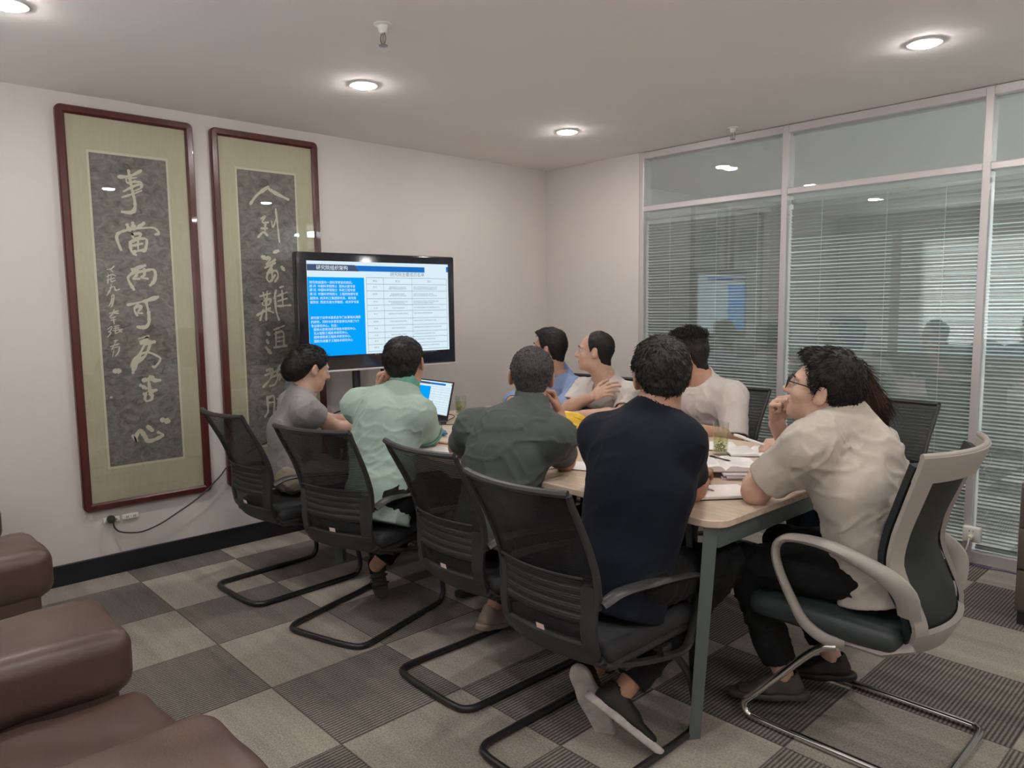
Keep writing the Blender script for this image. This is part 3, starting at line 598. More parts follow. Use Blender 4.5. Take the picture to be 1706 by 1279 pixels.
# armrest strips lie flat on top: wide across the seat, thin in height
NEAR='black mesh-backed chairs along the near side of the table'; FAR='black mesh-backed chairs along the far side of the table'
ch=make_mesh_chair('black mesh chair under the person in the navy T-shirt, nearest of its row','')
ch['group']=NEAR; ch.location=(2.815,-2.645,0)
dup(ch,(2.21,-2.53,0),rad(-1),'black mesh chair with armrests under the person in the olive polo',NEAR)
dup(ch,(1.425,-2.61,0),rad(17),'black mesh chair turned slightly left, under the person in the mint polo',NEAR)
dup(ch,(.775,-2.66,0),rad(3),'black mesh chair under the person in the grey top, farthest of the near row',NEAR)
dup(ch,(2.07,-.95,0),rad(180),'black mesh chair behind the spiky-haired person in the white T-shirt',FAR)
dup(ch,(2.915,-.95,0),rad(176),'black mesh chair against the glass, behind the long-haired person',FAR)
dup(ch,(1.43,-.93,0),rad(183),'black mesh chair under the balding person in the white T-shirt',FAR)
dup(ch,(.95,-.93,0),rad(184),'black mesh chair under the person in the light blue shirt',FAR)

def make_white_chair():
    t=thing('white_framed_chair','white-framed chair with black upholstered back and chrome sled base, at the table end','chair',(3.33,-2.0,0),rad(90))
    M_w=mat('white_chair_frame',(.36,.325,.29),.40)
    M_fab=mat('black_green_upholstery',(.012,.018,.019),.55,bump=.15,bscale=500)
    M_pad=mat('grey_green_seat',(.035,.045,.047),.45)
    P=[(-.215,-.06,.345),(-.225,.00,.32),(-.232,.12,.19),(-.235,.205,.095),(-.235,.238,.055),(-.235,.225,.022),(-.235,.16,.014),(-.235,-.10,.014),(-.235,-.30,.014),(-.225,-.345,.014),(-.18,-.36,.014),(0,-.36,.014)]
    P=P+[(-x,y,z) for x,y,z in P[-2::-1]]
    MB().tube(smooth_path(P,6),.0125,12).build('sled_base',M_chrome,t)
    s=MB()
    def seatf(u,v):
        x=(2*u-1)*.23; y=-.245+.50*v; z=.452-.03*max(0,(v-.75)/.25)**2-.012*(1-(2*u-1)**2)-.010*math.sin(v*PI); return (x,y,z)
    s.box((0,.005,.405),(.45,.49,.085),.04,4); s.build('seat',M_pad,t)
    zs=[.37,.42,.48,.56,.64,.74,.84,.92,.985]; ys=[-.235,-.272,-.276,-.235,-.195,-.212,-.245,-.272,-.296]
    pf=lambda z: sum(float(np.interp(z+d,zs,ys))*q for d,q in ((-.035,.25),(0,.5),(.035,.25)))
    hf=lambda z: float(np.interp(z,[.37,.44,.62,.80,.985],[.165,.205,.225,.238,.262]))
    def bp(u,z,off=0): return (u*hf(z),pf(z)-.075*(1-u*u)*float(np.interp(z,[.37,.6,.985],[.6,.7,1.0]))+off,z)
    MB().grid(lambda u,v: bp((2*u-1)*.99,.40+.555*v,.012),20,24,.022).build('back_upholstery',M_fab,t)
    f=MB()
    for sx in (-1,1):
        f.grid(lambda u,v: bp(sx*(.80+.22*u) if sx>0 else -1.02+.22*u,.40+.585*v,-.012),4,24,.014)
    f.grid(lambda u,v: bp((2*u-1)*1.02,.905+.08*v,-.012),24,4,.016)
    f.grid(lambda u,v: bp((2*u-1)*1.02,.372+.075*v,-.012),24,4,.018)
    f.tube(smooth_path([bp(u,.985,0) for u in np.linspace(-1.0,1.0,17)],2),.009,8,ry=.012)
    for sx in (-1,1): f.tube([bp(sx*.9,.40,0),(sx*.19,-.19,.37),(sx*.18,-.05,.36)],[.04,.032,.02],8,ry=.016)
    f.build('back_frame',M_w,t,True,45)
    for sx in (-1,1):
        L_=[(sx*.205,-.262,.50),(sx*.232,-.255,.572),(sx*.245,-.196,.624),(sx*.25,-.05,.672),(sx*.25,.06,.676),(sx*.25,.112,.660),(sx*.25,.132,.622),(sx*.248,.120,.560),(sx*.242,.078,.47),(sx*.235,.034,.40),(sx*.225,-.03,.364),(sx*.20,-.075,.36)]
        rr=[.034,.036,.027,.018,.014,.013,.013,.014,.016,.019,.020,.016]; rx=[.010,.014,.022,.025,.024,.022,.020,.018,.016,.014,.012,.012]
        MB().tube(smooth_path(L_,5),np.interp(np.linspace(0,11,56),range(12),rr),10,ry=np.interp(np.linspace(0,11,56),range(12),rx),up=(sx,0,.001)).build('armrest',M_w,t)
    return t
make_white_chair()

# ---------------------------------------------------------------- leather armchairs
M_lea=mat('brown_leather',(.088,.053,.041),.40,noise=.18,nscale=6,bump=.12,bscale=160)
def pillow(c,d,r,wr=.006,seed=0,n=22):
    """soft rounded block with creases"""
    g=np.random.default_rng(seed); ph=g.uniform(0,6,8); mb=MB()
    bm=bmesh.new(); bmesh.ops.create_cube(bm,size=1); bmesh.ops.subdivide_edges(bm,edges=list(bm.edges),cuts=n,use_grid_fill=True)
    for v in bm.verts:
        p=np.array(v.co)*np.array(d); hd=np.array(d)/2; q=np.clip(p,-(hd-r),hd-r); e=p-q; l=np.linalg.norm(e)
        if l>0: p=q+e/l*min(r,max(abs(e)))
        x,y,z=p
        wv=wr*(math.sin(9*x+5*y+ph[0])*.5+math.sin(23*y+7*z+ph[1])*.35+math.sin(31*x-17*y+11*z+ph[2])*.3+math.sin(60*y+ph[3]+9*x)*.15)
        nrm=e/l if l>0 else np.array([0,0,0]); v.co=Vector(p+nrm*wv)
    bm.verts.index_update(); mb.add([Vector(c)+v.co for v in bm.verts],[[v.index for v in f.verts] for f in bm.faces]); bm.free(); return mb
def make_armchair(label):
    t=thing('leather_armchair',label,'armchair',(2.46,-4.35,0),0,'brown leather armchairs')
    for sx in (-1,1):
        a=pillow((sx*.42+.03*(sx>0),.03,.475),(.36,.86,.19),.060,.006,3+sx).build('arm',M_lea,t)
        pillow((sx*.42+.03*(sx>0),.02,.24),(.31,.80,.40),.04,.004,8+sx).build('arm_panel',M_lea,a)
    pillow((0,.06,.325),(.52,.84,.17),.06,.007,5).build('seat_cushion',M_lea,t)
    pillow((0,.02,.16),(.56,.78,.22),.03,.003,6).build('base',M_lea,t)
    pillow((0,-.40,.52),(1.16,.22,.66),.09,.006,11).build('backrest',M_lea,t)
    pillow((0,-.27,.55),(.56,.16,.40),.075,.008,12).build('back_cushion',M_lea,t)
    for x in (-.5,.5):
        for y in (-.36,.36): MB().lathe([(.02,0),(.028,.06)],(x,y,0),12).build('foot',M_black,t)
    return t
a=make_armchair('brown leather armchair in the foreground, filling the lower left corner')
dup(a,(.66,-4.36,0),rad(1),'brown leather armchair at the left edge, near the wall')
t=thing('folded_magazine','folded black and white magazine on the arm of the far brown armchair','magazine',(.99,-4.10,.572),rad(25))
MB().box((0,0,.004),(.10,.16,.006),.002).build('pages',M_paper,t); MB().box((.012,.01,.0078),(.06,.10,.0012)).build('printed_cover',M_black,t)

# ---------------------------------------------------------------- bodies: smooth implicit surfaces turned into meshes
FINE=1.0      # grid scale
V=lambda *p: np.array(p,float)
def unit(v): v=np.array(v,float); return v/(np.linalg.norm(v)+1e-12)
def smin(a,b,k):
    if k<=0: return np.minimum(a,b)
    h=np.clip(.5+.5*(b-a)/k,0,1); return b+(a-b)*h-k*h*(1-h)
def smax(a,b,k): return -smin(-a,-b,k)
class Prim: pass
def cone(a,b,ra,rb=None):
    p=Prim(); a=np.array(a,float); b=np.array(b,float); rb=ra if rb is None else rb; ab=b-a; L2=ab@ab+1e-12; m=max(ra,rb)
    p.lo=np.minimum(a,b)-m; p.hi=np.maximum(a,b)+m
    def f(x,y,z):
        t=np.clip(((x-a[0])*ab[0]+(y-a[1])*ab[1]+(z-a[2])*ab[2])/L2,0,1)
        return np.sqrt((x-a[0]-t*ab[0])**2+(y-a[1]-t*ab[1])**2+(z-a[2]-t*ab[2])**2)-(ra+(rb-ra)*t)
    p.f=f; return p
def ecap(a,b,ra,rb,lat):
    """capsule with an elliptical section: ra/rb = (half width along lat, half depth)"""
    p=Prim(); a=np.array(a,float); b=np.array(b,float); ab=b-a; L2=ab@ab+1e-12; ax=ab/math.sqrt(L2)
    l=np.array(lat,float); l=unit(l-ax*(l@ax)); m=max(*ra,*rb); p.lo=np.minimum(a,b)-m; p.hi=np.maximum(a,b)+m
    def f(x,y,z):
        X,Y,Z=x-a[0],y-a[1],z-a[2]
        t=np.clip((X*ab[0]+Y*ab[1]+Z*ab[2])/L2,0,1)
        X=X-t*ab[0]; Y=Y-t*ab[1]; Z=Z-t*ab[2]
        u=X*l[0]+Y*l[1]+Z*l[2]; q2=X*X+Y*Y+Z*Z
        rx=ra[0]+(rb[0]-ra[0])*t; ry=ra[1]+(rb[1]-ra[1])*t
        k=np.sqrt(u*u/rx**2+np.maximum(q2-u*u,0)/ry**2)+1e-6
        return np.sqrt(q2)*(1-1/k)*(k>.02)-np.minimum(rx,ry)*(k<=.02)
    p.f=f; return p
def ell(c,r,R=None):
    p=Prim(); c=np.array(c,float); R=np.eye(3) if R is None else R; m=max(r); p.lo=c-m; p.hi=c+m
    def f(x,y,z):
        X,Y,Z=x-c[0],y-c[1],z-c[2]
        k=0
        for i in range(3): k=k+((X*R[0][i]+Y*R[1][i]+Z*R[2][i])/r[i])**2
        k=np.sqrt(k)+1e-6; d=np.sqrt(X*X+Y*Y+Z*Z)
        return np.where(k>.02,d*(1-1/k),-min(r))
    p.f=f; return p
class Field:
    def __init__(s,lo,hi,h):
        s.h=h; s.lo=np.array(lo,float)-2*h; n=np.ceil((np.array(hi)+2*h-s.lo)/h).astype(int)+1; s.n=n
        s.ax=[(s.lo[i]+h*np.arange(n[i])).astype(np.float32) for i in range(3)]
        s.F=np.full(n,.12,np.float32)
    def block(s,lo,hi):
        i0=np.clip(((np.array(lo)-s.lo)/s.h).astype(int),0,s.n); i1=np.clip(((np.array(hi)-s.lo)/s.h).astype(int)+2,0,s.n)
        sl=tuple(slice(a,b) for a,b in zip(i0,i1))
        return sl,(s.ax[0][sl[0]][:,None,None],s.ax[1][sl[1]][None,:,None],s.ax[2][sl[2]][None,None,:])
    def add(s,p,k=.02):
        sl,g=s.block(p.lo-.03-k,p.hi+.03+k)
        if s.F[sl].size: s.F[sl]=smin(s.F[sl],p.f(*g).astype(np.float32),k)
        return s
    def cut(s,p,k=.004):
        sl,g=s.block(p.lo-.02-k,p.hi+.02+k)
        if s.F[sl].size: s.F[sl]=smax(s.F[sl],-p.f(*g).astype(np.float32),k)
        return s
    def plane(s,pt,n,k=.004,lo=None,hi=None):
        """remove everything on the side n points to (optionally inside a box)"""
        n=unit(n); sl,g=s.block(s.lo if lo is None else lo,s.lo+s.n*s.h if hi is None else hi)
        d=(g[0]-pt[0])*n[0]+(g[1]-pt[1])*n[1]+(g[2]-pt[2])*n[2]
        s.F[sl]=smax(s.F[sl],d.astype(np.float32)+0*s.F[sl],k); return s
    def disp(s,fn,band=.03):
        idx=np.nonzero(np.abs(s.F)<band); P=np.stack([s.ax[i][idx[i]] for i in range(3)],1).astype(np.float32)
        s.F[idx]+=fn(P).astype(np.float32); return s
    def mesh(s):
        """naive surface nets"""
        F=s.F; ins=F<0; n=F.shape
        c=[(i,j,k) for i in (0,1) for j in (0,1) for k in (0,1)]
        S=lambda A,o: A[o[0]:n[0]-1+o[0],o[1]:n[1]-1+o[1],o[2]:n[2]-1+o[2]]
        cnt=sum(S(ins,o).astype(np.int8) for o in c); mix=(cnt>0)&(cnt<8); I=np.stack(np.nonzero(mix),1)
        if not len(I): return np.zeros((0,3)),np.zeros((0,4),int)
        val=[F[I[:,0]+o[0],I[:,1]+o[1],I[:,2]+o[2]] for o in c]
        acc=np.zeros((len(I),3)); wt=np.zeros(len(I))
        for a in range(8):
            for b in range(a+1,8):
                d=np.array(c[b])-np.array(c[a])
                if abs(d).sum()!=1: continue
                va,vb=val[a],val[b]; m=(va<0)!=(vb<0); t=np.where(m,va/(va-vb+1e-12),0)[:,None]
                acc+=np.where(m[:,None],np.array(c[a])+t*d,0); wt+=m
        P=s.lo+s.h*(I+acc/wt[:,None])
        ID=np.full([k-1 for k in n],-1,np.int64); ID[mix]=np.arange(len(I))
        Q=[]
        for ax in range(3):
            sh=[slice(None)]*3; a=[slice(1,k-1) for k in n]; b=list(a); a[ax]=slice(0,n[ax]-1); b[ax]=slice(1,n[ax])
            A,B=ins[tuple(a)],ins[tuple(b)]; u,v=[(1,2),(2,0),(0,1)][ax]
            for flip in (0,1):
                E=np.stack(np.nonzero((A&~B) if not flip else (~A&B)),1)
                if not len(E): continue
                E2=E.copy(); E2[:,u]+=1; E2[:,v]+=1
                def cell(du,dv): q=E2.copy(); q[:,u]-=du; q[:,v]-=dv; return ID[q[:,0],q[:,1],q[:,2]]
                q=np.stack([cell(1,1),cell(0,1),cell(0,0),cell(1,0)],1)
                Q.append(q if not flip else q[:,::-1])
        return P,np.concatenate(Q)
def field_for(prims,h,pad=.02):
    lo=np.min([p.lo for p in prims],0)-pad; hi=np.max([p.hi for p in prims],0)+pad; return Field(lo,hi,h)
def np_mesh(name,P,Q,m,parent=None):
    me=D.meshes.new(name); me.vertices.add(len(P)); me.vertices.foreach_set('co',np.asarray(P,np.float32).ravel())
    k=Q.shape[1]; me.loops.add(Q.size); me.loops.foreach_set('vertex_index',np.asarray(Q,np.int32).ravel())
    me.polygons.add(len(Q)); me.polygons.foreach_set('loop_start',np.arange(0,Q.size,k,dtype=np.int32))
    try: me.polygons.foreach_set('loop_total',np.full(len(Q),k,np.int32))
    except Exception: pass
    for q in (m if isinstance(m,(list,tuple)) else [m]): me.materials.append(q)
    me.update(calc_edges=True); me.validate(); me.shade_smooth()
    o=D.objects.new(name,me); COL.objects.link(o)
    if parent is not None: o.parent=parent
    return o
_perm=RNG.permutation(256)
_grad=RNG.uniform(-1,1,256).astype(np.float32)
def vnoise(P):
    I=np.floor(P).astype(np.int64); f=P-I; f=f*f*(3-2*f); r=0
    for i in (0,1):
        for j in (0,1):
            for k in (0,1):
                hsh=_perm[(_perm[(_perm[(I[:,0]+i)&255]+I[:,1]+j)&255]+I[:,2]+k)&255]
                r=r+_grad[hsh]*np.where(i,f[:,0],1-f[:,0])*np.where(j,f[:,1],1-f[:,1])*np.where(k,f[:,2],1-f[:,2])
    return r
def fold_fn(specs,seed,calm=(),gain=1.0):
    """cloth creases: list of (direction along the crease, width, length, height)"""
    def fn(P):
        out=np.zeros(len(P),np.float32)
        for n,(d,wd,ln,am) in enumerate(specs):
            d=unit(d); a=unit(np.cross(d,[.31,.87,.4])); b=np.cross(d,a)
            wob=.45*wd*vnoise(P/ (wd*2.2)+seed*7.7+n)
            q=np.stack([P@d/ln,(P@a+wob)/wd,(P@b+wob)/wd],1)+seed*13.1+n*5.3
            r=vnoise(q); out-=am*(np.maximum(0,1-np.abs(r)*2.6)**2-.25)
        for q,r in calm: out*=np.clip((np.linalg.norm(P-q,axis=1)-r*.45)/(r*.9),0,1)
        return out*gain
    return fn
def rot_head(yaw,pitch,roll):
    y,p=rad(yaw),rad(pitch); f=V(math.cos(p)*math.cos(y),math.cos(p)*math.sin(y),math.sin(p))
    r=unit(np.cross(f,[0,0,1])); u=np.cross(r,f); c,s=math.cos(rad(roll)),math.sin(rad(roll))
    r,u=c*r+s*u,-s*r+c*u
    return np.stack([r,f,u],1)      # columns right, forward, up

# skin and hair materials
def skin(name,col): return mat(name,col,.52,noise=.07,nscale=30,bump=.08,bscale=260,spec=.4)
SK1=skin('skin_warm',(.50,.285,.20)); SK2=skin('skin_pale',(.56,.35,.265)); SK3=skin('skin_tan',(.42,.225,.155))
LIP=mat('lips',(.36,.12,.10),.45)
EYEW=mat('eye_white',(.6,.57,.54),.2); EYED=mat('eye_dark',(.02,.012,.01),.15)
def hair_mat(name,col,grey=0):
    return mat(name,col,.5,noise=.35 if not grey else grey,nscale=260,bump=.5,bscale=420,spec=.30,stretch=(1,1,.35))
H_BLK=hair_mat('black_hair',(.010,.009,.010)); H_DRK=hair_mat('dark_hair',(.016,.013,.013)); H_GREY=hair_mat('grey_cropped_hair',(.050,.045,.043),.75)
H_SALT=hair_mat('greying_hair',(.022,.021,.020),.8); H_BRN=hair_mat('brown_hair',(.045,.018,.011))
def cloth(name,col,rough=.85,sheen=.02): return mat(name,col,rough,noise=.03,nscale=60,bump=.18,bscale=900,spec=.25,sheen=sheen)

HAIRLINE={ # azimuth from the face (deg): height of the hair's lower edge in the head's own frame
 'normal':[(0,.072),(25,.070),(45,.058),(58,.030),(70,.004),(80,-.010),(88,.014),(105,.012),(118,-.03),(135,-.060),(180,-.078)],
 'short' :[(0,.078),(25,.080),(45,.070),(58,.045),(70,.012),(80,-.004),(88,.016),(105,.014),(118,-.025),(135,-.052),(180,-.066)],
 'bald'  :[(0,.108),(20,.104),(40,.098),(55,.075),(66,.030),(76,-.006),(86,.014),(105,.012),(118,-.03),(135,-.060),(180,-.076)],
 'woman' :[(0,.080),(25,.070),(45,.035),(60,.015),(72,.002),(82,.008),(92,.016),(105,.010),(118,-.03),(135,-.055),(180,-.070)],
 'long'  :[(0,.085),(20,.060),(35,.02),(50,-.03),(70,-.09),(90,-.12),(180,-.16)],
}
def head_prims(c,R,s=1.0,wide=1.0):
    W=lambda x,y,z: c+R@(V(x*wide,y,z)*s)
    e=lambda p,r,k,RR=R: (ell(W(*p),[q*s for q in r],RR),k*s)
    L=[e((0,-.012,.030),(.0745*wide,.094,.086),.0),e((0,.028,-.028),(.058*wide,.063,.086),.03),e((0,.040,-.073),(.046*wide,.044,.034),.03),
       e((0,.072,-.094),(.021,.018,.017),.018),e((0,.076,.024),(.047*wide,.015,.012),.02),
       e((.037,.060,-.026),(.022,.022,.022),.02),e((-.037,.060,-.026),(.022,.022,.022),.02),
       (cone(W(0,.086,.014),W(0,.109,-.026),.0085*s,.0125*s),.010*s),e((.0115,.094,-.030),(.008,.011,.008),.006),e((-.0115,.094,-.030),(.008,.011,.008),.006),
       e((0,.085,-.058),(.025,.012,.0065),.006),e((0,.083,-.069),(.022,.012,.007),.005)]
    cuts=[(ell(W(sx*.032,.100,.006),[.0145*s]*3,R),.010*s) for sx in (-1,1)]
    ears=[]
    for sx in (-1,1):
        a=rad(22)*sx; Re=R@np.array([[math.cos(a),-math.sin(a),0],[math.sin(a),math.cos(a),0],[0,0,1]])
        ears.append((ell(W(sx*.078,-.008,-.004),[.0085*s,.0195*s,.0325*s],Re),.006*s)); ears.append((ell(W(sx*.074,.0,-.022),[.009*s,.012*s,.015*s],Re),.008*s))
        cuts.append((ell(W(sx*.089,-.004,.001),[.007*s,.012*s,.021*s],Re),.003*s))
    return L,ears,cuts
def hand_prims(wr,d,n,side,curl=(.3,.4,.3),spread=.0,thumb=.4,s=1.0,vary=(0,.06,.12,.2),tcurl=.35):
    """palm, four fingers and a thumb; wr wrist, d towards the knuckles, n out of the palm, side +1 right / -1 left"""
    d=unit(d); n=unit(np.array(n,float)-d*(np.array(n,float)@d)); l=np.cross(d,n)*side; wr=np.array(wr,float); o=[]
    P=lambda a,b,c=0: wr+d*a*s+l*b*s+n*c*s
    o.append((ecap(P(.0,0),P(.030,.002),(.026*s,.019*s),(.036*s,.0165*s),l),.012)); o.append((ecap(P(.030,.001),P(.080,.0),(.037*s,.0165*s),(.039*s,.0125*s),l),.012))
    o.append((ell(P(.035,.026,.008),[.030*s,.018*s,.016*s],np.stack([d,l,n],1)),.010))
    base=[(.086,.029),(.091,.010),(.087,-.010),(.078,-.028)]; LN=[(.043,.026,.021),(.047,.030,.023),(.044,.028,.022),(.034,.021,.019)]; RR=[.0090,.0092,.0088,.0078]
    for i in range(4):
        p=P(*base[i]); a=0; dd=unit(d+l*(1.5-i)*spread); seg=[p-dd*.012*s]
        for j in range(3):
            a+=curl[j]+vary[i]*(1 if j<2 else .5); e=dd*math.cos(a)+n*math.sin(a); q=p+e*LN[i][j]*s
            o.append((cone(p,q,RR[i]*s*(1-.07*j),RR[i]*s*(1-.07*(j+1))),.004 if j else .008)); p=q
    p=P(.022,.030,.006); e=unit(d*.75+l*.75*thumb*2+n*.35)
    for j,(ln,r0,r1) in enumerate(((.044,.0135,.0112),(.033,.0112,.0098),(.026,.0098,.0082))):
        q=p+e*ln*s; o.append((cone(p,q,r0*s,r1*s),.008 if j==0 else .004)); p=q; e=unit(e+d*.25+n*tcurl*.6-l*tcurl*.5)
    return o
def shoe(parent,ank,f,u,upper,sole,s=1.0,name='shoe',h=.006):
    """ank = ankle joint, f = towards the toes, u = up out of the shoe"""
    f=unit(f); u=unit(np.array(u,float)-f*(np.array(u,float)@f)); r=np.cross(f,u); ank=np.array(ank,float)
    P=lambda a,b,c=0: ank+f*a*s+u*b*s+r*c*s
    pr=[(ecap(P(-.035,-.045),P(.06,-.050),(.034*s,.030*s),(.040*s,.028*s),r),.02),(ecap(P(.06,-.052),P(.150,-.060),(.042*s,.026*s),(.034*s,.018*s),r),.02),(ecap(P(-.015,-.01),P(-.02,-.05),(.034*s,.040*s),(.034*s,.042*s),r),.02),(ecap(P(.02,-.02),P(.07,-.04),(.030*s,.02*s),(.034*s,.02*s),r),.02)]
    F=field_for([q[0] for q in pr],h)
    for q,k in pr: F.add(q,k)
    F.plane(P(0,-.064),-u,.004); F.plane(P(0,.018),u,.004); F.cut(cone(P(-.012,.05),P(-.012,-.01),.028*s),.004)
    o=np_mesh(name,*F.mesh(),upper,parent)
    pr=[(ecap(P(-.040,-.075),P(.04,-.077),(.037*s,.05*s),(.036*s,.05*s),r),.01),(ecap(P(.04,-.077),P(.155,-.077),(.042*s,.05*s),(.034*s,.05*s),r),.02)]
    F=field_for([q[0] for q in pr],h)
    for q,k in pr: F.add(q,k)
    F.plane(P(0,-.060),u,.004); F.plane(P(0,-.086),-u,.004)
    np_mesh('sole',*F.mesh(),sole,o); return o
def sandal(parent,ank,f,u,m,s=1.0):
    f=unit(f); u=unit(np.array(u,float)-f*(np.array(u,float)@f)); r=np.cross(f,u); ank=np.array(ank,float)
    P=lambda a,b,c=0: ank+f*a*s+u*b*s+r*c*s
    mb=MB(); ring=[(.165,0),(.15,.032),(.10,.043),(.03,.034),(-.04,.034),(-.058,0),(-.04,-.034),(.03,-.032),(.10,-.038),(.15,-.03)]
    ring=[(q[0],q[1]) for q in smooth_path([(a,b,0) for a,b in ring],4,True)]; n=len(ring)
    mb.add([P(a,-.072,b) for a,b in ring]+[P(a,-.092,b) for a,b in ring],[tuple(range(n)),tuple(range(2*n-1,n-1,-1))]+[(i,i+n,(i+1)%n+n,(i+1)%n) for i in range(n)])
    o=mb.build('sandal',m,parent,True,40)
    st=MB()
    for a,hh in ((.085,-.030),(.045,-.012)): st.tube(smooth_path([P(a,-.075,.042),P(a+.005,hh-.012,.036),P(a+.008,hh,0),P(a+.005,hh-.012,-.036),P(a,-.075,-.040)],4),.010,6,ry=.003,up=u)
    st.tube(smooth_path([P(.03,-.07,.036),P(-.03,-.025,.035),P(-.055,-.015,0),P(-.03,-.025,-.035),P(.03,-.07,-.036)],4),.008,6,ry=.003)
    st.build('strap',m,o); return o

def strands(P,Q,c,R,n,ln,lift,m,parent,whorl=(0,-.06,.11),seed=1,r0=.0016,keep=None,name='hair_strands',droop=0):
    g=np.random.default_rng(seed); A,B,C,E=[P[Q[:,i]] for i in range(4)]
    N=np.cross(C-A,E-B); ar=np.linalg.norm(N,axis=1)+1e-12; N/=ar[:,None]
    Lc=(A-c)@R; ok=np.ones(len(Q),bool) if keep is None else keep(Lc)
    pr=ar*ok; 
    if pr.sum()<=0: return
    ix=g.choice(len(Q),n,p=pr/pr.sum()); u=g.random((n,1)); v=g.random((n,1))
    p=(A[ix]*(1-u)+B[ix]*u)*(1-v)+(E[ix]*(1-u)+C[ix]*u)*v; nn=N[ix]
    fl=(p-c)@R-np.array(whorl); fl=fl/(np.linalg.norm(fl,axis=1,keepdims=True)+1e-9); fl=fl@R.T+g.normal(0,.28,(n,3)); fl[:,2]-=droop
    t=fl-nn*(fl*nn).sum(1,keepdims=True); t/=np.linalg.norm(t,axis=1,keepdims=True)+1e-9
    L=ln*g.uniform(.6,1.25,(n,1)); s1=np.cross(t,nn)
    p0=p-nn*.003; p1=p0+t*L*.5+nn*(lift*L*.6+.002); p2=p0+t*L+nn*(lift*L*.8); 
    V_=[]; rr=r0*g.uniform(.7,1.3,(n,1))
    for q,r in ((p0,1.),(p1,.8)):
        for an in (0,2.094,4.189): V_.append(q+(s1*math.cos(an)+nn*math.sin(an))*rr*r)
    V_.append(p2); VV=np.stack(V_,1).reshape(-1,3); b=(np.arange(n)*7)[:,None]
    tri=np.array([(0,1,4),(0,4,3),(1,2,5),(1,5,4),(2,0,3),(2,3,5),(3,4,6),(4,5,6),(5,3,6)])
    F=(b[:,:,None]+tri[None]).reshape(-1,3)
    return np_mesh(name,VV,F,m,parent)

def glasses(parent,c,R,m,s=1.0,wide=1.0,lens=True):
    W=lambda x,y,z: c+R@(V(x*wide,y,z)*s); g=MB()
    for sx in (-1,1):
        rim=[W(sx*.033+.026*math.cos(a)*(1+.12*math.cos(2*a)),.107-.006*abs(math.cos(a))*(1 if math.cos(a)*sx>0 else 0),.004+.019*math.sin(a)) for a in np.linspace(0,2*PI,21)[:-1]]
        g.tube(rim,.0019,6,True)
        g.tube(smooth_path([W(sx*.060,.103,.012),W(sx*.074,.092,.014),W(sx*.080,.03,.012),W(sx*.081,-.005,.010),W(sx*.080,-.028,-.012)],4),.0020,6)
    g.tube(smooth_path([W(-.009,.108,.008),W(0,.112,.010),W(.009,.108,.008)],3),.0018,6)
    o=g.build('glasses',m,parent)
    if lens:
        lm=MB()
        for sx in (-1,1):
            rim=[W(sx*.033+.0255*math.cos(a)*(1+.12*math.cos(2*a)),.106,.004+.0185*math.sin(a)) for a in np.linspace(0,2*PI,21)[:-1]]
            lm.add(rim,[tuple(range(20))])
        lm.build('lenses',MATS.get('spectacle_lens') or glass_mat('spectacle_lens',(.96,.98,1),.04,.5),o,False)
    return o

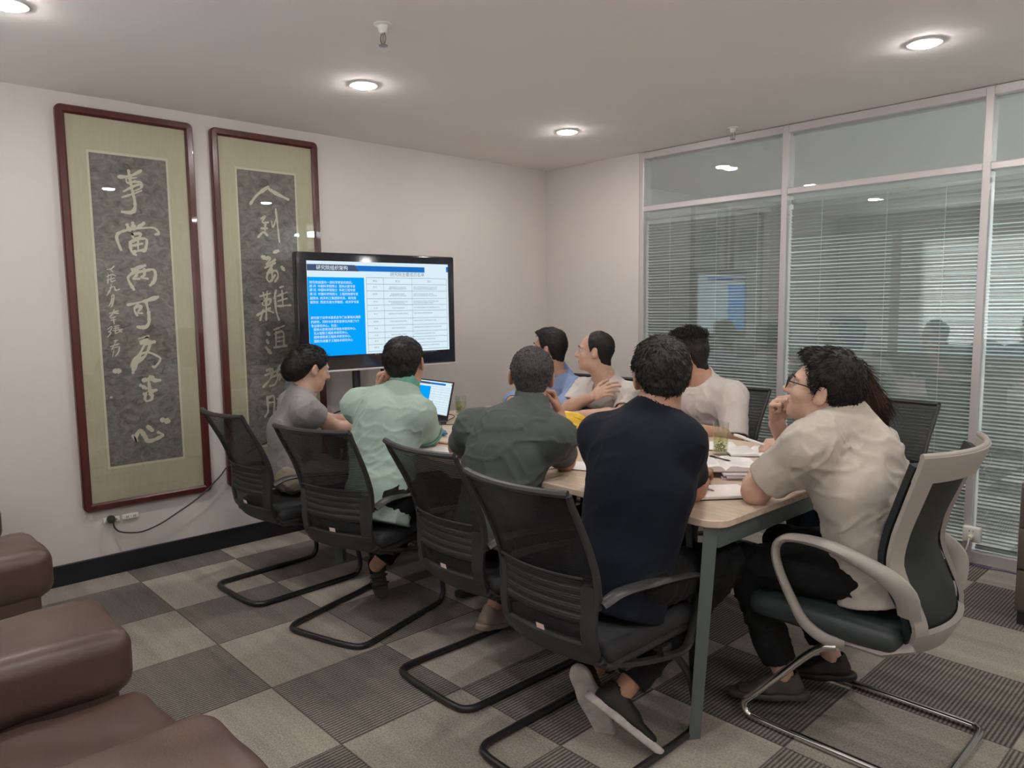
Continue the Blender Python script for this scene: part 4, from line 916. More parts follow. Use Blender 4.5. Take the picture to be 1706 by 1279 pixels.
def person(label,P,skinm,hairm,shirtm,trm,cfg):
    """P: joints in metres in the room; the body is one continuous skin, hair and clothing are its children"""
    h=cfg.get('h',.0052)*FINE
    base=np.array(P['hip'],float); base[2]=0
    lat=unit(np.array(P['shR'],float)-np.array(P['shL'],float)); up=unit(np.array(P['neck'],float)-np.array(P['hip'],float)); fwd=unit(np.cross(up,lat))
    J={k:np.array(v,float)-base for k,v in P.items()}
    hip,chest,neck,shL,shR=J['hip'],J['chest'],J['neck'],J['shL'],J['shR']; c=J['head']; R=rot_head(*cfg['head']); hs=cfg.get('hs',1.0); wide=cfg.get('wide',1.0)
    sh=(shL+shR)/2; bw=cfg.get('build',1.0)
    hlat=unit(np.array(P.get('hipR',P['shR']),float)-np.array(P.get('hipL',P['shL']),float)); hlat[2]*=.3; hlat=unit(hlat)
    # --- skin body
    L,ears,cuts=head_prims(c,R,hs,wide); W=lambda x,y,z: c+R@(V(x*wide,y,z)*hs)
    pr=list(L)
    pr+=[(cone(W(0,-.028,-.045),neck+fwd*.015,.053*hs*bw,.060*bw),.025),(ecap(W(0,.0,-.075),neck+fwd*.03-up*.03,(.05*bw,.045),(.06*bw,.05),lat),.02)]
    tr=[(cone(neck-up*.01,shL-up*.0,.052*bw,.052*bw),.04),(cone(neck-up*.01,shR,.052*bw,.052*bw),.04),
        (ecap(sh-up*.05,chest,(.148*bw,.085*bw),(.150*bw,.095*bw),lat),.04),(ecap(chest,hip,(.148*bw,.095*bw),(.150*bw,.100*bw),lat),.04)]
    pr+=tr
    aw=cfg.get('arm',1.0)
    for S in 'LR':
        if 'el'+S not in J: continue
        s_,e_,w_=J['sh'+S],J['el'+S],J['wr'+S]
        pr+=[(cone(s_,e_,.050*aw,.041*aw),.025),(cone(e_,e_+(w_-e_)*.35,.042*aw,.041*aw),.02),(cone(e_+(w_-e_)*.35,w_,.041*aw,.0265*aw),.02)]
    for S,sg in (('L',-1),('R',1)):
        if 'kn'+S not in J: continue
        a=hip+hlat*sg*.085-V(0,0,.01); k_,n_=J['kn'+S],J['an'+S]
        pr+=[(cone(a,k_,.078,.052),.03),(cone(k_,k_+(n_-k_)*.35,.050,.050),.02),(cone(k_+(n_-k_)*.35,n_,.050,.034),.02)]
        if 'to'+S in J: pr+=[(cone(n_-V(0,0,.02),J['to'+S],.032,.022),.02)]
    hands=[]
    for S,sg in (('L',-1),('R',1)):
        if 'hand'+S in cfg:
            hd=dict(cfg['hand'+S]); hands+=hand_prims(J['wr'+S],hd.pop('d'),hd.pop('n'),sg,**hd)
    allp=[q[0] for q in pr+ears+hands]; F=field_for(allp,h)
    for q,k in pr: F.add(q,k)
    G=None
    if hands:      # fingers are merged on their own first, so that they stay apart
        G=field_for([q[0] for q in hands],h); G.lo=F.lo+np.round((G.lo-F.lo)/h)*h; G.ax=[(G.lo[i]+h*np.arange(G.n[i])).astype(np.float32) for i in range(3)]
        for q,k in hands: G.add(q,k)
        i0=np.round((G.lo-F.lo)/h).astype(int); a0=np.maximum(i0,0); a1=np.minimum(i0+G.n,F.n)
        sl=tuple(slice(a,b) for a,b in zip(a0,a1)); gs=tuple(slice(a-i,b-i) for a,b,i in zip(a0,a1,i0))
        F.F[sl]=smin(F.F[sl],G.F[gs],.006)
    for q,k in ears: F.add(q,k)
    for q,k in cuts: F.cut(q,k)
    Pb,Qb=F.mesh(); body=np_mesh('person',Pb,Qb,[skinm,LIP]); body.location=base; tag(body,label,'person')
    cen=Pb[Qb].mean(1)-c; lc=cen@R/hs; lipm=(np.abs(lc[:,0])<.026*(1-np.abs(lc[:,2]+.063)/.02))&(lc[:,1]>.085)&(np.abs(lc[:,2]+.063)<.013)
    body.data.polygons.foreach_set('material_index',lipm.astype(np.int32))
    if cfg.get('eyes',True):
        for sx in (-1,1):
            e=MB(); e.lathe([(.0001,-.0118),(.006,-.0102),(.0102,-.006),(.0118,0),(.0102,.006),(.006,.0102),(.0001,.0118)],W(sx*.032,.0748,.006),16)
            o=e.build('eye',EYEW,body); i=MB(); ct=W(sx*.032,.0748,.006); Rm=Matrix(np.stack([R[:,0],-R[:,2],R[:,1]],1).tolist())
            i.lathe([(.0058,.0102),(.0045,.0114),(.0001,.0121)],ct,14,Rm,True); i.build('iris',EYED,o)
            b=MB(); b.tube(smooth_path([W(sx*.014,.096,.026),W(sx*.030,.0965,.031),W(sx*.048,.084,.026)],4),[.0016,.003,.003,.0032,.0032,.003,.0028,.0022,.0014][:9],6,ry=.0022); b.build('eyebrow',hairm,body)
    # --- hair
    hl=np.array(HAIRLINE[cfg.get('hair','normal')]); T=cfg.get('hairt',.012)*hs; topx=cfg.get('hairtop',0)*hs
    hp=[(ell(W(0,-.012,.030),[.0745*hs*wide,.094*hs,.086*hs],R),0),(ell(W(0,.028,-.028),[.058*hs*wide,.063*hs,.086*hs],R),.03),(cone(W(0,-.028,-.045),neck+fwd*.015,.053*hs*bw,.060*bw),.025)]
    HF=Field(c-.17*hs,c+.17*hs,min(h,.0045))
    for q,k in hp: HF.add(q,k)
    thin=cfg.get('thin')
    def hairfn(p):
        l=((p-c)@R)/hs; az=np.degrees(np.abs(np.arctan2(l[:,0]/wide,l[:,1]))); z0=np.interp(az,hl[:,0],hl[:,1])+.004*vnoise(p/.012)
        u=np.clip((l[:,2]-z0)/.030,-1,1); t=np.where(u>0,T*np.sqrt(np.maximum(u,0)),.012*u)
        t=t+topx*np.clip((l[:,2]-.06)/.05,0,1)*np.clip(u,0,1)
        if 'front' in cfg: t=t+cfg['front']*np.clip((l[:,1]-.03)/.05,0,1)*np.clip((l[:,2]-.05)/.03,0,1)*np.clip(u,0,1)
        if thin: t=t-np.clip(u,0,1)*T*.75*np.clip(1-np.linalg.norm((l-np.array(thin[:3]))/thin[3],axis=1),0,1)
        return -t-.0016*vnoise(p/.007)-.0022*vnoise(p/.018)*np.clip(u,0,1)
    HF.disp(hairfn,.06)
    for q,k in cfg.get('hairx',[]): HF.F=HF.F if False else HF.F; HF.add(q(W,hs,R),k)
    ext=cfg.get('hairlong')
    if ext:
        pl=[q(W) for q in ext]; HF2=field_for([q for q in pl],.006)
        for q in pl: HF2.add(q,.025)
        HF2.disp(fold_fn([((0,0,1),.014,.25,.006)],3))
        P2,Q2=HF2.mesh()
    Ph,Qh=HF.mesh(); hair=np_mesh('hair',Ph,Qh,hairm,body)
    ns=cfg.get('strand',(1800,.018,.25))
    strands(Ph,Qh,c,R,ns[0],ns[1],ns[2],hairm,hair,seed=cfg.get('seed',1),whorl=cfg.get('whorl',(0,-.06,.11)),keep=cfg.get('keep'),droop=cfg.get('droop',0))
    if ext:
        ho=np_mesh('long_hair',P2,Q2,hairm,body); strands(P2,Q2,c,R,1800,.11,.10,hairm,ho,seed=5,whorl=(0,-.02,.3),name='loose_strands',droop=1.5,r0=.0013)
    # --- shirt
    sf=cfg.get('sleeve',.72); loose=cfg.get('loose',1.0); sr=cfg.get('sr',.064); g=cfg.get('sh_h',.0068)*FINE
    hem=cfg.get('hem',.09); hemp=hip-up*hem
    sp=[(cone(neck-up*.020,shL,.060*bw,sr),.07),(cone(neck-up*.020,shR,.060*bw,sr),.07),(ell(shL-up*.018,[sr*.92]*3),.05),(ell(shR-up*.018,[sr*.92]*3),.05),
        (ecap(sh-up*.055,chest,(.158*bw,.098*bw),(.164*bw*loose,.110*bw*loose),lat),.075),(ecap(chest,hip+up*.02,(.162*bw*loose,.110*bw*loose),(.152*bw*loose,.118*bw*loose),lat),.045),
        (ecap(hip+up*.02,hemp,(.154*bw*loose,.120*bw*loose),(.160*bw*loose,.126*bw*loose),lat),.03)]
    if 'belly' in cfg: sp.append((ell(chest*.45+hip*.55+fwd*cfg['belly'][0],[cfg['belly'][1]]*3),.06))
    if 'hump' in cfg: sp.append((ell(sh*.6+chest*.4-fwd*cfg['hump'][0],[.13*bw,.08,.12]),.06))
    cutc=[]
    for S in 'LR':
        if 'el'+S not in J: continue
        s_,e_,w_=J['sh'+S],J['el'+S],J['wr'+S]; sl=cfg.get('sleeve'+S,sf)
        q=s_+(e_-s_)*min(sl,1); sp.append((cone(s_,q,sr*1.0,cfg.get('cuffr',.060)),.055))
        if sl>1: q2=e_+(w_-e_)*(sl-1); sp.append((cone(e_,q2,cfg.get('cuffr',.060)*.95,.046),.03)); q=q2; s_=e_
        d=unit(q-s_); cutc.append((q,d))
    F=field_for([q[0] for q in sp],g)
    for q,k in sp: F.add(q,k)
    F.disp(fold_fn(cfg.get('folds',[((.3,.2,1),.05,.22,.007),((.8,.3,-.5),.035,.2,.005)]),cfg.get('seed',1),[(q,.10) for q,d in cutc]+[(neck,.12)],cfg.get('fg',.6)),.03)
    for q,d in cutc:
        F.plane(q-d*.004,d,.003,q-.095,q+.095+0*d); F.cut(cone(q-d*.03,q+d*.03,cfg.get('cuffr',.060)-.011),.003)
    F.plane(hemp+up*.015,-up,.006)
    ncut=cfg.get('nr',.062)*bw
    F.cut(cone(neck+fwd*.012-up*.012,neck+unit(W(0,-.02,-.06)-neck)*.12,ncut,ncut*1.15),.004)
    if cfg.get('scoop'): F.cut(ell(neck+fwd*.075-up*.035,[.055,.055,.055]),.01)
    cc=neck+fwd*.012; nd=unit(W(0,-.025,-.06)-neck); nb=unit(nd+up); F.cut(cone(cc+nb*(cfg.get('rim',.022)+.085),cc+nb*(cfg.get('rim',.022)+.20),.10),.006)
    Ps,Qs=F.mesh(); shirt=np_mesh(cfg.get('shname','t_shirt'),Ps,Qs,shirtm,body)
    # collar / neckband
    nd=unit(W(0,-.025,-.06)-neck); cc=neck+fwd*.012; e1=unit(lat-nd*(lat@nd)); e2=np.cross(nd,e1)
    if 'collar' in cfg:
        cm,chh=cfg['collar']; mb=MB(); n=28
        def cf(u,v):
            a=u*2*PI; gap=0
            r_=(ncut+.003+.012*(1-v)); ff=-math.sin(a) if False else math.sin(a)
            return cc+(e1*math.cos(a)+e2*math.sin(a))*r_+nd*(-.012+chh*v+cfg.get('cback',.030)*max(0.,-math.sin(a)))
        mb.grid(cf,n,5,.004); mb.build('collar',cm,shirt)
    else:
        mb=MB(); mb.tube([cc+(e1*math.cos(a)+e2*math.sin(a)*(1.15 if math.sin(a)*(e2@fwd)>0 else 1))*(ncut+.004)+nd*(.017+.016*max(0,-math.sin(a)*np.sign(e2@fwd))-(.022 if cfg.get('scoop') else .008)*max(0,math.sin(a)*np.sign(e2@fwd))) for a in np.linspace(0,2*PI,33)[:-1]],.006,6,True); mb.build('neckband',shirtm,shirt)
    if 'trim' in cfg:
        for q,d in cutc:
            a_=unit(np.cross(d,[.2,.3,1])); b_=np.cross(d,a_); mb=MB()
            mb.grid(lambda u,v: q-d*(.004+.020*v)+(a_*math.cos(u*2*PI)+b_*math.sin(u*2*PI))*(cfg.get('cuffr',.060)+.004),24,3,.003); mb.build('sleeve_trim',cfg['trim'],shirt)
    # --- trousers
    if trm is not None and 'knL' in J:
        tp=[(cone(hip-hlat*.055,hip+hlat*.055,.106*bw,.106*bw),.03),(ecap(hip,hip+up*.10,(.145*bw,.102*bw),(.140*bw,.098*bw),lat),.03)]; ends=[]
        tl=cfg.get('trouser',.93)
        for S,sg in (('L',-1),('R',1)):
            a=hip+hlat*sg*.088-V(0,0,.005); k_,n_=J['kn'+S],J['an'+S]; e_=k_+(n_-k_)*tl
            tp+=[(cone(a,k_,.092*bw,.070),.03),(cone(k_,e_,.068,cfg.get('legr',.056)),.025)]; ends.append((e_,unit(n_-k_)))
        F=field_for([q[0] for q in tp],.0075*FINE)
        for q,k in tp: F.add(q,k)
        F.disp(fold_fn([((1,.2,.1),.045,.14,.007),((.2,.5,1),.04,.18,.005)],cfg.get('seed',1)+20),.03)
        for e_,d in ends: F.plane(e_,d,.003,e_-.10,e_+.10)
        np_mesh('trousers',*F.mesh(),trm,body)
    return body,base,c,R,J

# ---------------------------------------------------------------- the nine people
def A(**k): return k
T_GREY=cloth('grey_jersey',(.27,.255,.255)); T_MINT=cloth('mint_pique',(.36,.465,.40)); T_MINTD=cloth('green_rib',(.15,.36,.28))
T_OLIVE=cloth('olive_jersey',(.078,.090,.081),.7); T_NAVY=cloth('navy_jersey',(.0052,.0075,.015),.85,.02); T_BLUE=cloth('light_blue_cotton',(.24,.31,.50))
T_WHITE=cloth('white_cotton',(.58,.525,.49)); T_WHITE2=cloth('white_linen',(.60,.545,.515)); T_CREAM=cloth('cream_cotton',(.50,.44,.385))
B_BLK=cloth('black_trousers',(.0075,.008,.009)); B_NAVY=cloth('dark_navy_trousers',(.013,.016,.022)); B_JEAN=cloth('dark_jeans',(.014,.022,.040)); B_KHAKI=cloth('khaki_cotton',(.34,.29,.22))
SOLE=mat('white_rubber_sole',(.55,.50,.47),.6,noise=.2,nscale=25); SHOE_B=mat('black_shoe',(.012,.012,.013),.6); SHOE_G=mat('grey_brown_shoe',(.06,.052,.045),.7,noise=.2,nscale=40); SHOE_T=mat('beige_shoe',(.32,.25,.20),.7); SAND=mat('dark_sandal',(.025,.020,.022),.6)
SPEC=mat('black_spectacles',(.012,.012,.014),.3); SPECB=mat('blue_grey_spectacles',(.05,.08,.16),.3)
REST=(.55,.7,.5); FIST=(1.15,1.55,1.1)

# navy T-shirt, nearest of the near row
P=A(hip=(2.870,-2.64,.565),chest=(2.90,-2.575,.83),neck=(2.895,-2.495,1.075),head=(2.893,-2.455,1.178),shL=(2.715,-2.545,.975),shR=(3.000,-2.495,.985),
    elL=(2.62,-2.36,.795),wrL=(2.76,-2.19,.79),elR=(2.940,-2.335,.795),wrR=(2.83,-2.12,.79),
    knL=(2.80,-2.22,.52),anL=(2.735,-2.63,.165),knR=(3.00,-2.22,.52),anR=(2.895,-2.655,.175))
b,bs,c,R,J=person('person in a navy T-shirt seen from behind, nearest of the near row',P,SK3,H_SALT,T_NAVY,B_BLK,
    A(head=(134,-8,3),hair='short',hairt=.014,hairtop=.004,build=1.06,hs=1.02,wide=1.06,seed=1,strand=(3200,.020,.22),sleeve=.74,sr=.065,cuffr=.062,loose=1.03,hem=.13,
      handL=A(d=(.6,.8,0),n=(0,0,-1),curl=REST),handR=A(d=(-.4,.9,0),n=(0,0,-1),curl=REST),hump=(.05,),
      folds=[((.9,.2,.3),.06,.26,.006),((.35,.2,.9),.05,.22,.006)],trouser=.92,fg=.40))
glasses(b,c,R,SPECB,1.02,1.06)
shoe(b,J['anL'],(.25,.30,-.90),(-.50,.80,.15),SHOE_B,SOLE); shoe(b,J['anR'],(.66,.36,-.50),(.10,.55,.65),SHOE_B,SOLE)

# olive polo
P=A(hip=(2.225,-2.60,.565),chest=(2.205,-2.52,.81),neck=(2.235,-2.41,1.015),head=(2.203,-2.370,1.128),shL=(1.985,-2.49,.915),shR=(2.385,-2.425,.92),
    elL=(1.785,-2.415,.795),wrL=(1.93,-2.20,.785),elR=(2.305,-2.285,.790),wrR=(2.225,-2.235,.975),
    knL=(2.12,-2.19,.52),anL=(2.02,-2.43,.13),knR=(2.34,-2.19,.52),anR=(2.34,-2.20,.10))
b,bs,c,R,J=person('person in an olive green polo with cropped grey hair, resting the chin on a fist',P,SK3,H_GREY,T_OLIVE,B_NAVY,
    A(head=(137,-4,-5),hair='short',hairt=.0085,hairtop=.002,build=1.05,hs=1.0,wide=1.06,seed=2,strand=(3000,.009,.35),sleeve=.80,cuffr=.063,sr=.067,loose=1.04,shname='polo_shirt',
      thin=(.0,-.07,.10,.05),fg=.72,rim=.012,collar=(T_OLIVE,.050),hump=(.05,),
      handL=A(d=(.7,.7,0),n=(0,0,-1),curl=REST),handR=A(d=(-.25,-.10,.95),n=(-.6,-.75,0),curl=FIST,s=.95),
      folds=[((.97,.2,.05),.042,.28,.009),((.5,.2,-.8),.05,.24,.006)]))
shoe(b,J['anL'],(-.15,.97,-.2),(0,.2,1),SHOE_T,SHOE_T); shoe(b,J['anR'],(0,1,0),(0,0,1),SHOE_T,SHOE_T)

# mint polo
P=A(hip=(1.505,-2.65,.565),chest=(1.425,-2.565,.80),neck=(1.435,-2.46,1.035),head=(1.400,-2.420,1.140),shL=(1.195,-2.555,.945),shR=(1.575,-2.475,.925),
    elL=(1.125,-2.37,.795),wrL=(1.235,-2.455,1.010),elR=(1.475,-2.335,.790),wrR=(1.29,-2.22,.785),
    knL=(1.40,-2.24,.52),anL=(1.325,-2.565,.175),knR=(1.62,-2.23,.52),anR=(1.60,-2.24,.10))
b,bs,c,R,J=person('person in a mint green polo with darker green collar, in front of the television',P,SK1,H_BLK,T_MINT,B_BLK,
    A(head=(128,-10,8),hair='normal',hairt=.014,hairtop=.004,build=1.03,hs=1.03,wide=1.08,seed=3,strand=(2600,.016,.15),sleeve=.82,cuffr=.066,sr=.068,loose=1.05,shname='polo_shirt',hem=.13,
      collar=(T_MINTD,.058),trim=T_MINTD,cback=.040,rim=.004,thin=(.012,-.088,.085,.028),fg=.60,hump=(.05,),
      handL=A(d=(.15,-.05,1),n=(.8,.5,0),curl=FIST,s=.95),handR=A(d=(-.8,.5,0),n=(0,0,-1),curl=REST),
      folds=[((.95,.3,.12),.045,.30,.009),((.6,.2,.8),.05,.25,.006)]))
sandal(b,J['anL'],(.40,-.12,-.80),(.60,-.45,.35),SAND,.92); sandal(b,J['anR'],(0,1,0),(0,0,1),SAND,.92)

# grey top, at the far end of the near row
P=A(hip=(.70,-2.69,.555),chest=(.685,-2.665,.78),neck=(.735,-2.615,.985),head=(.752,-2.565,1.098),shL=(.575,-2.585,.905),shR=(.885,-2.675,.905),
    elL=(.62,-2.39,.785),wrL=(.78,-2.22,.78),elR=(.865,-2.49,.785),wrR=(.98,-2.27,.78),
    knL=(.66,-2.28,.52),anL=(.66,-2.26,.10),knR=(.86,-2.29,.52),anR=(.86,-2.27,.10))
b,bs,c,R,J=person('person in a grey short-sleeved top with dark hair in a bun, looking down',P,SK2,H_BLK,T_GREY,B_KHAKI,
    A(head=(84,-16,0),hair='woman',hairt=.013,build=.90,hs=.97,seed=4,strand=(2200,.030,.05),sleeve=.46,cuffr=.064,sr=.060,loose=1.06,hem=.06,arm=.92,whorl=(0,.09,.03),
      hairx=[(lambda W,s,R: ell(W(0,-.100,-.022),[.066*s,.054*s,.070*s],R),.035),(lambda W,s,R: ell(W(.02,-.118,.045),[.024*s,.022*s,.03*s],R),.01),(lambda W,s,R: ell(W(-.015,-.128,-.03),[.028*s,.022*s,.03*s],R),.01)],
      handL=A(d=(.9,.3,0),n=(0,0,-1),curl=REST,s=.9),handR=A(d=(.4,.9,0),n=(0,0,-1),curl=REST,s=.9),
      folds=[((.3,.3,1),.05,.2,.006),((.9,-.2,.2),.05,.22,.006)]))
cl=MB(); W=lambda x,y,z: c+R@(V(x,y,z)*.97)
for k in range(5): cl.tube(smooth_path([W(-.03,-.098+.004*k,.066-.012*k),W(0,-.112-.004*k,.076-.014*k),W(.03,-.098,.066-.012*k)],3),.0035,6)
cl.build('hair_clip',M_black,b)

# light blue shirt, far side
P=A(hip=(.965,-.80,.565),chest=(1.0,-.87,.80),neck=(1.035,-.945,.975),head=(1.018,-1.03,1.138),shL=(1.215,-.985,.885),shR=(.865,-.97,.895),
    elL=(1.235,-1.15,.79),wrL=(1.08,-1.27,.785),elR=(.80,-1.15,.79),wrR=(.93,-1.28,.785),
    knL=(1.06,-1.20,.50),anL=(1.06,-1.24,.10),knR=(.87,-1.20,.50),anR=(.87,-1.24,.10))
b,bs,c,R,J=person('person in a light blue collared shirt, farthest of the far side',P,SK1,H_BLK,T_BLUE,B_NAVY,
    A(head=(203,4,0),hair='normal',hairt=.014,hairtop=.008,front=.014,build=1.0,hs=1.0,seed=5,strand=(1800,.018,.2),sleeve=1.5,sr=.064,cuffr=.058,shname='collared_shirt',collar=(T_BLUE,.055),h=.006,
      handL=A(d=(-.8,-.5,0),n=(0,0,-1),curl=REST),handR=A(d=(.8,-.5,0),n=(0,0,-1),curl=REST)))

# balding, white T-shirt, far side
P=A(hip=(1.43,-.80,.565),chest=(1.42,-.87,.79),neck=(1.425,-.945,.960),head=(1.392,-1.02,1.130),shL=(1.615,-.965,.885),shR=(1.245,-.985,.885),
    elL=(1.69,-1.14,.785),wrL=(1.50,-1.26,.785),elR=(1.275,-1.155,.785),wrR=(1.500,-1.170,.880),
    knL=(1.53,-1.20,.50),anL=(1.53,-1.24,.10),knR=(1.34,-1.20,.50),anR=(1.34,-1.24,.10))
b,bs,c,R,J=person('balding person in a white T-shirt, one hand on the opposite arm',P,SK2,H_BLK,T_WHITE,B_NAVY,
    A(head=(213,3,-3),hair='bald',hairt=.010,build=.98,hs=1.03,seed=6,strand=(1400,.010,.1),thin=(0,.045,.105,.075),sleeve=.80,sr=.062,cuffr=.062,h=.0048,scoop=True,nr=.066,
      keep=lambda l:(l[:,1]<.03),
      handR=A(d=(.80,.15,.42),n=(.15,.9,-.3),curl=(.25,.45,.35),spread=.10,thumb=.6),handL=A(d=(-.8,-.4,0),n=(0,0,-1),curl=REST),
      folds=[((.3,.2,1),.04,.16,.006),((.8,.2,.6),.04,.16,.006)]))

# spiky hair, white T-shirt, far side
P=A(hip=(2.10,-.83,.565),chest=(2.11,-.88,.79),neck=(2.100,-.955,1.0),head=(2.055,-1.035,1.135),shL=(2.285,-.965,.930),shR=(1.935,-1.0,.915),
    elL=(2.355,-1.06,.72),wrL=(2.28,-1.27,.79),elR=(1.88,-1.17,.79),wrR=(2.03,-1.30,.785),
    knL=(2.20,-1.22,.50),anL=(2.20,-1.26,.10),knR=(2.01,-1.22,.50),anR=(2.01,-1.26,.10))
b,bs,c,R,J=person('person in a loose white T-shirt with spiky black hair',P,SK1,H_DRK,T_WHITE2,B_BLK,
    A(head=(208,-4,4),hair='normal',hairt=.010,hairtop=.018,build=1.08,hs=1.02,seed=7,strand=(1500,.036,.6),sleeve=.98,sr=.070,cuffr=.074,loose=1.10,h=.0052,nr=.068,whorl=(0,-.03,.02),
      keep=lambda l:(l[:,2]>.085),
      handL=A(d=(-.7,-.6,0),n=(0,0,-1),curl=REST),handR=A(d=(.8,-.5,0),n=(0,0,-1),curl=REST),
      folds=[((.5,.2,-.8),.055,.24,.010),((.3,.2,1),.045,.2,.007)]))
glasses(b,c,R,SPEC,1.02)

# long brown hair, far side, writing
P=A(hip=(2.89,-.84,.56),chest=(2.905,-.90,.75),neck=(2.925,-.985,.89),head=(2.905,-1.07,1.025),shL=(3.045,-.985,.790),shR=(2.775,-1.005,.805),
    elL=(3.13,-1.15,.785),wrL=(2.98,-1.28,.785),elR=(2.825,-1.165,.80),wrR=(2.785,-1.372,.800),
    knL=(3.03,-1.25,.50),anL=(3.03,-1.28,.10),knR=(2.84,-1.25,.50),anR=(2.84,-1.28,.10))
b,bs,c,R,J=person('person with long brown hair holding a white pen, behind the person in cream',P,SK2,H_BRN,T_WHITE,B_JEAN,
    A(head=(200,-12,0),hair='long',hairt=.018,build=.88,hs=.97,seed=8,strand=(1500,.04,.1),sleeve=.7,sr=.058,cuffr=.06,arm=.9,h=.0052,
      hairlong=[lambda W: cone(W(0,-.05,.03),W(.010,-.09,-.10),.078,.075),lambda W: cone(W(.010,-.09,-.10),W(.02,-.09,-.22),.075,.055),lambda W: cone(W(.05,-.05,.0),W(.08,-.05,-.16),.05,.045)],
      handR=A(d=(-.55,-.80,.02),n=(-.25,.15,-.95),curl=(.75,.95,.6),thumb=.5,s=.92),handL=A(d=(-.7,-.6,0),n=(0,0,-1),curl=REST,s=.9)))

# cream T-shirt, at the table end in the white chair
P=A(hip=(3.425,-2.0,.565),chest=(3.365,-2.02,.83),neck=(3.305,-2.035,1.060),head=(3.250,-2.055,1.128),shL=(3.275,-2.205,.965),shR=(3.235,-1.865,.985),
    elL=(3.105,-2.215,.792),wrL=(2.985,-1.985,.785),elR=(3.085,-1.83,.795),wrR=(3.050,-1.975,.985),
    knL=(3.035,-2.15,.505),anL=(3.150,-2.07,.115),knR=(3.03,-1.86,.51),anR=(3.215,-1.835,.125))
b,bs,c,R,J=person('person in a cream T-shirt and glasses leaning on the table end, fist at the mouth',P,SK2,H_DRK,T_CREAM,B_BLK,
    A(head=(196,13,2),hair='normal',hairt=.015,hairtop=.008,front=.012,build=1.08,hs=1.04,wide=1.04,seed=9,strand=(3000,.026,.28),sleeve=.80,sr=.074,cuffr=.072,loose=1.12,hem=.10,sh_h=.0065,h=.005,arm=1.06,
      handR=A(d=(.10,-.22,.95),n=(.92,-.15,-.1),curl=FIST,s=1.02,tcurl=.6),handL=A(d=(-.4,.9,0),n=(0,0,-1),curl=REST),hump=(.055,),
      folds=[((.75,.1,.65),.055,.26,.010),((.9,.1,.25),.06,.30,.010),((.2,.1,1),.05,.2,.007)],trouser=.86,legr=.062))
glasses(b,c,R,SPEC,1.04,1.04)
shoe(b,J['anL'],(-.80,-.55,-.05),(0,0,1),SHOE_G,SHOE_G,.96); shoe(b,J['anR'],(-.85,-.5,-.05),(0,0,1),SHOE_B,SHOE_B,.96)

# ---------------------------------------------------------------- things on the table
def laptop():
    t=thing('laptop','open black laptop showing the same blue and white slide, on the table','laptop',(.855,-1.985,TZ),rad(-3))
    MB().box((0,-.005,.010),(.345,.225,.018),.004).build('base',M_black,t)
    k=MB()
    for r in range(5):
        for q in range(14): k.box((-.145+q*.0223,.065-r*.0205,.0200),(.0185,.0165,.0022),.001,1)
    k.build('keyboard',mat('laptop_keys',(.03,.03,.034),.6),t,False)
    MB().box((0,-.075,.0195),(.10,.055,.0012)).build('touchpad',mat('touchpad',(.04,.04,.044),.4),t)
    a=rad(14); L=D.objects.new('lid',None); 
    M=Matrix.Rotation(-a,3,'X')
    s=MB().box((0,0,.112),(.345,.007,.224),.003)
    o=s.build('lid',M_black,t); o.location=(0,.112,.018); o.rotation_euler=(-a,0,0)
    slide(o,-.162,.216,.324,.187,-.0040,.72,False)
    MB().tube([(-.12,.112,.018),(.12,.112,.018)],.006,8).build('hinge',M_black,t)
    return t
laptop()
def flat_box(name,label,cat,c,d,m,rz=0,r=.001,group=None,part=None):
    o=MB().box((0,0,d[2]/2),d,r).build(name,m); o.location=c; o.rotation_euler=(0,0,rz); return tag(o,label,cat,group)
flat_box('notebook','dark green notebook lying in front of the laptop','notebook',(1.13,-2.09,TZ),(.20,.14,.010),mat('dark_green_cover',(.05,.10,.06),.5),rad(-20))
flat_box('booklet','blue booklet lying on the dark green notebook, in front of the laptop','booklet',(1.235,-2.135,TZ+.0102),(.17,.12,.008),mat('blue_cover',(.05,.12,.32),.4),rad(-28))
flat_box('wooden_ruler','narrow light wood strip lying on the table in front of the blue booklet','ruler',(1.44,-2.265,TZ),(.18,.028,.008),mat('pale_wood',(.5,.31,.19),.5),rad(5))
for (x,y,rz,n,l) in ((1.60,-2.385,4,0,'white sheet at the table edge between the mint and olive polos'),(2.155,-2.27,-14,1,'white sheet under the elbow of the person in olive'),(2.285,-2.20,22,2,'white sheet beside the bowl of bananas, partly behind the navy T-shirt'),(2.47,-1.445,40,3,'white sheet lying behind the glass of green tea')):
    flat_box('paper_sheet',l,'paper',(x,y,TZ+.0003+.0014*n),(.21,.15 if n!=3 else .20,.0012),M_paper,rad(rz),0,'loose sheets on the table')
M_cab=M_black
for k,(p,l) in enumerate((([(.99,-1.86,.757),(.93,-1.78,.757),(.86,-1.69,.757),(.76,-1.66,.757),(.66,-1.75,.757),(.62,-1.85,.757)],'black cable running from the back of the laptop to the table end'),([(1.03,-1.93,.757),(1.075,-1.895,.756),(1.09,-1.82,.756),(1.04,-1.74,.756),(.93,-1.72,.756)],'short black cable curling beside the laptop'))):
    tag(MB().tube(smooth_path(p,6),.0028,6).build('laptop_cable',M_cab),l,'cable','cables by the laptop')

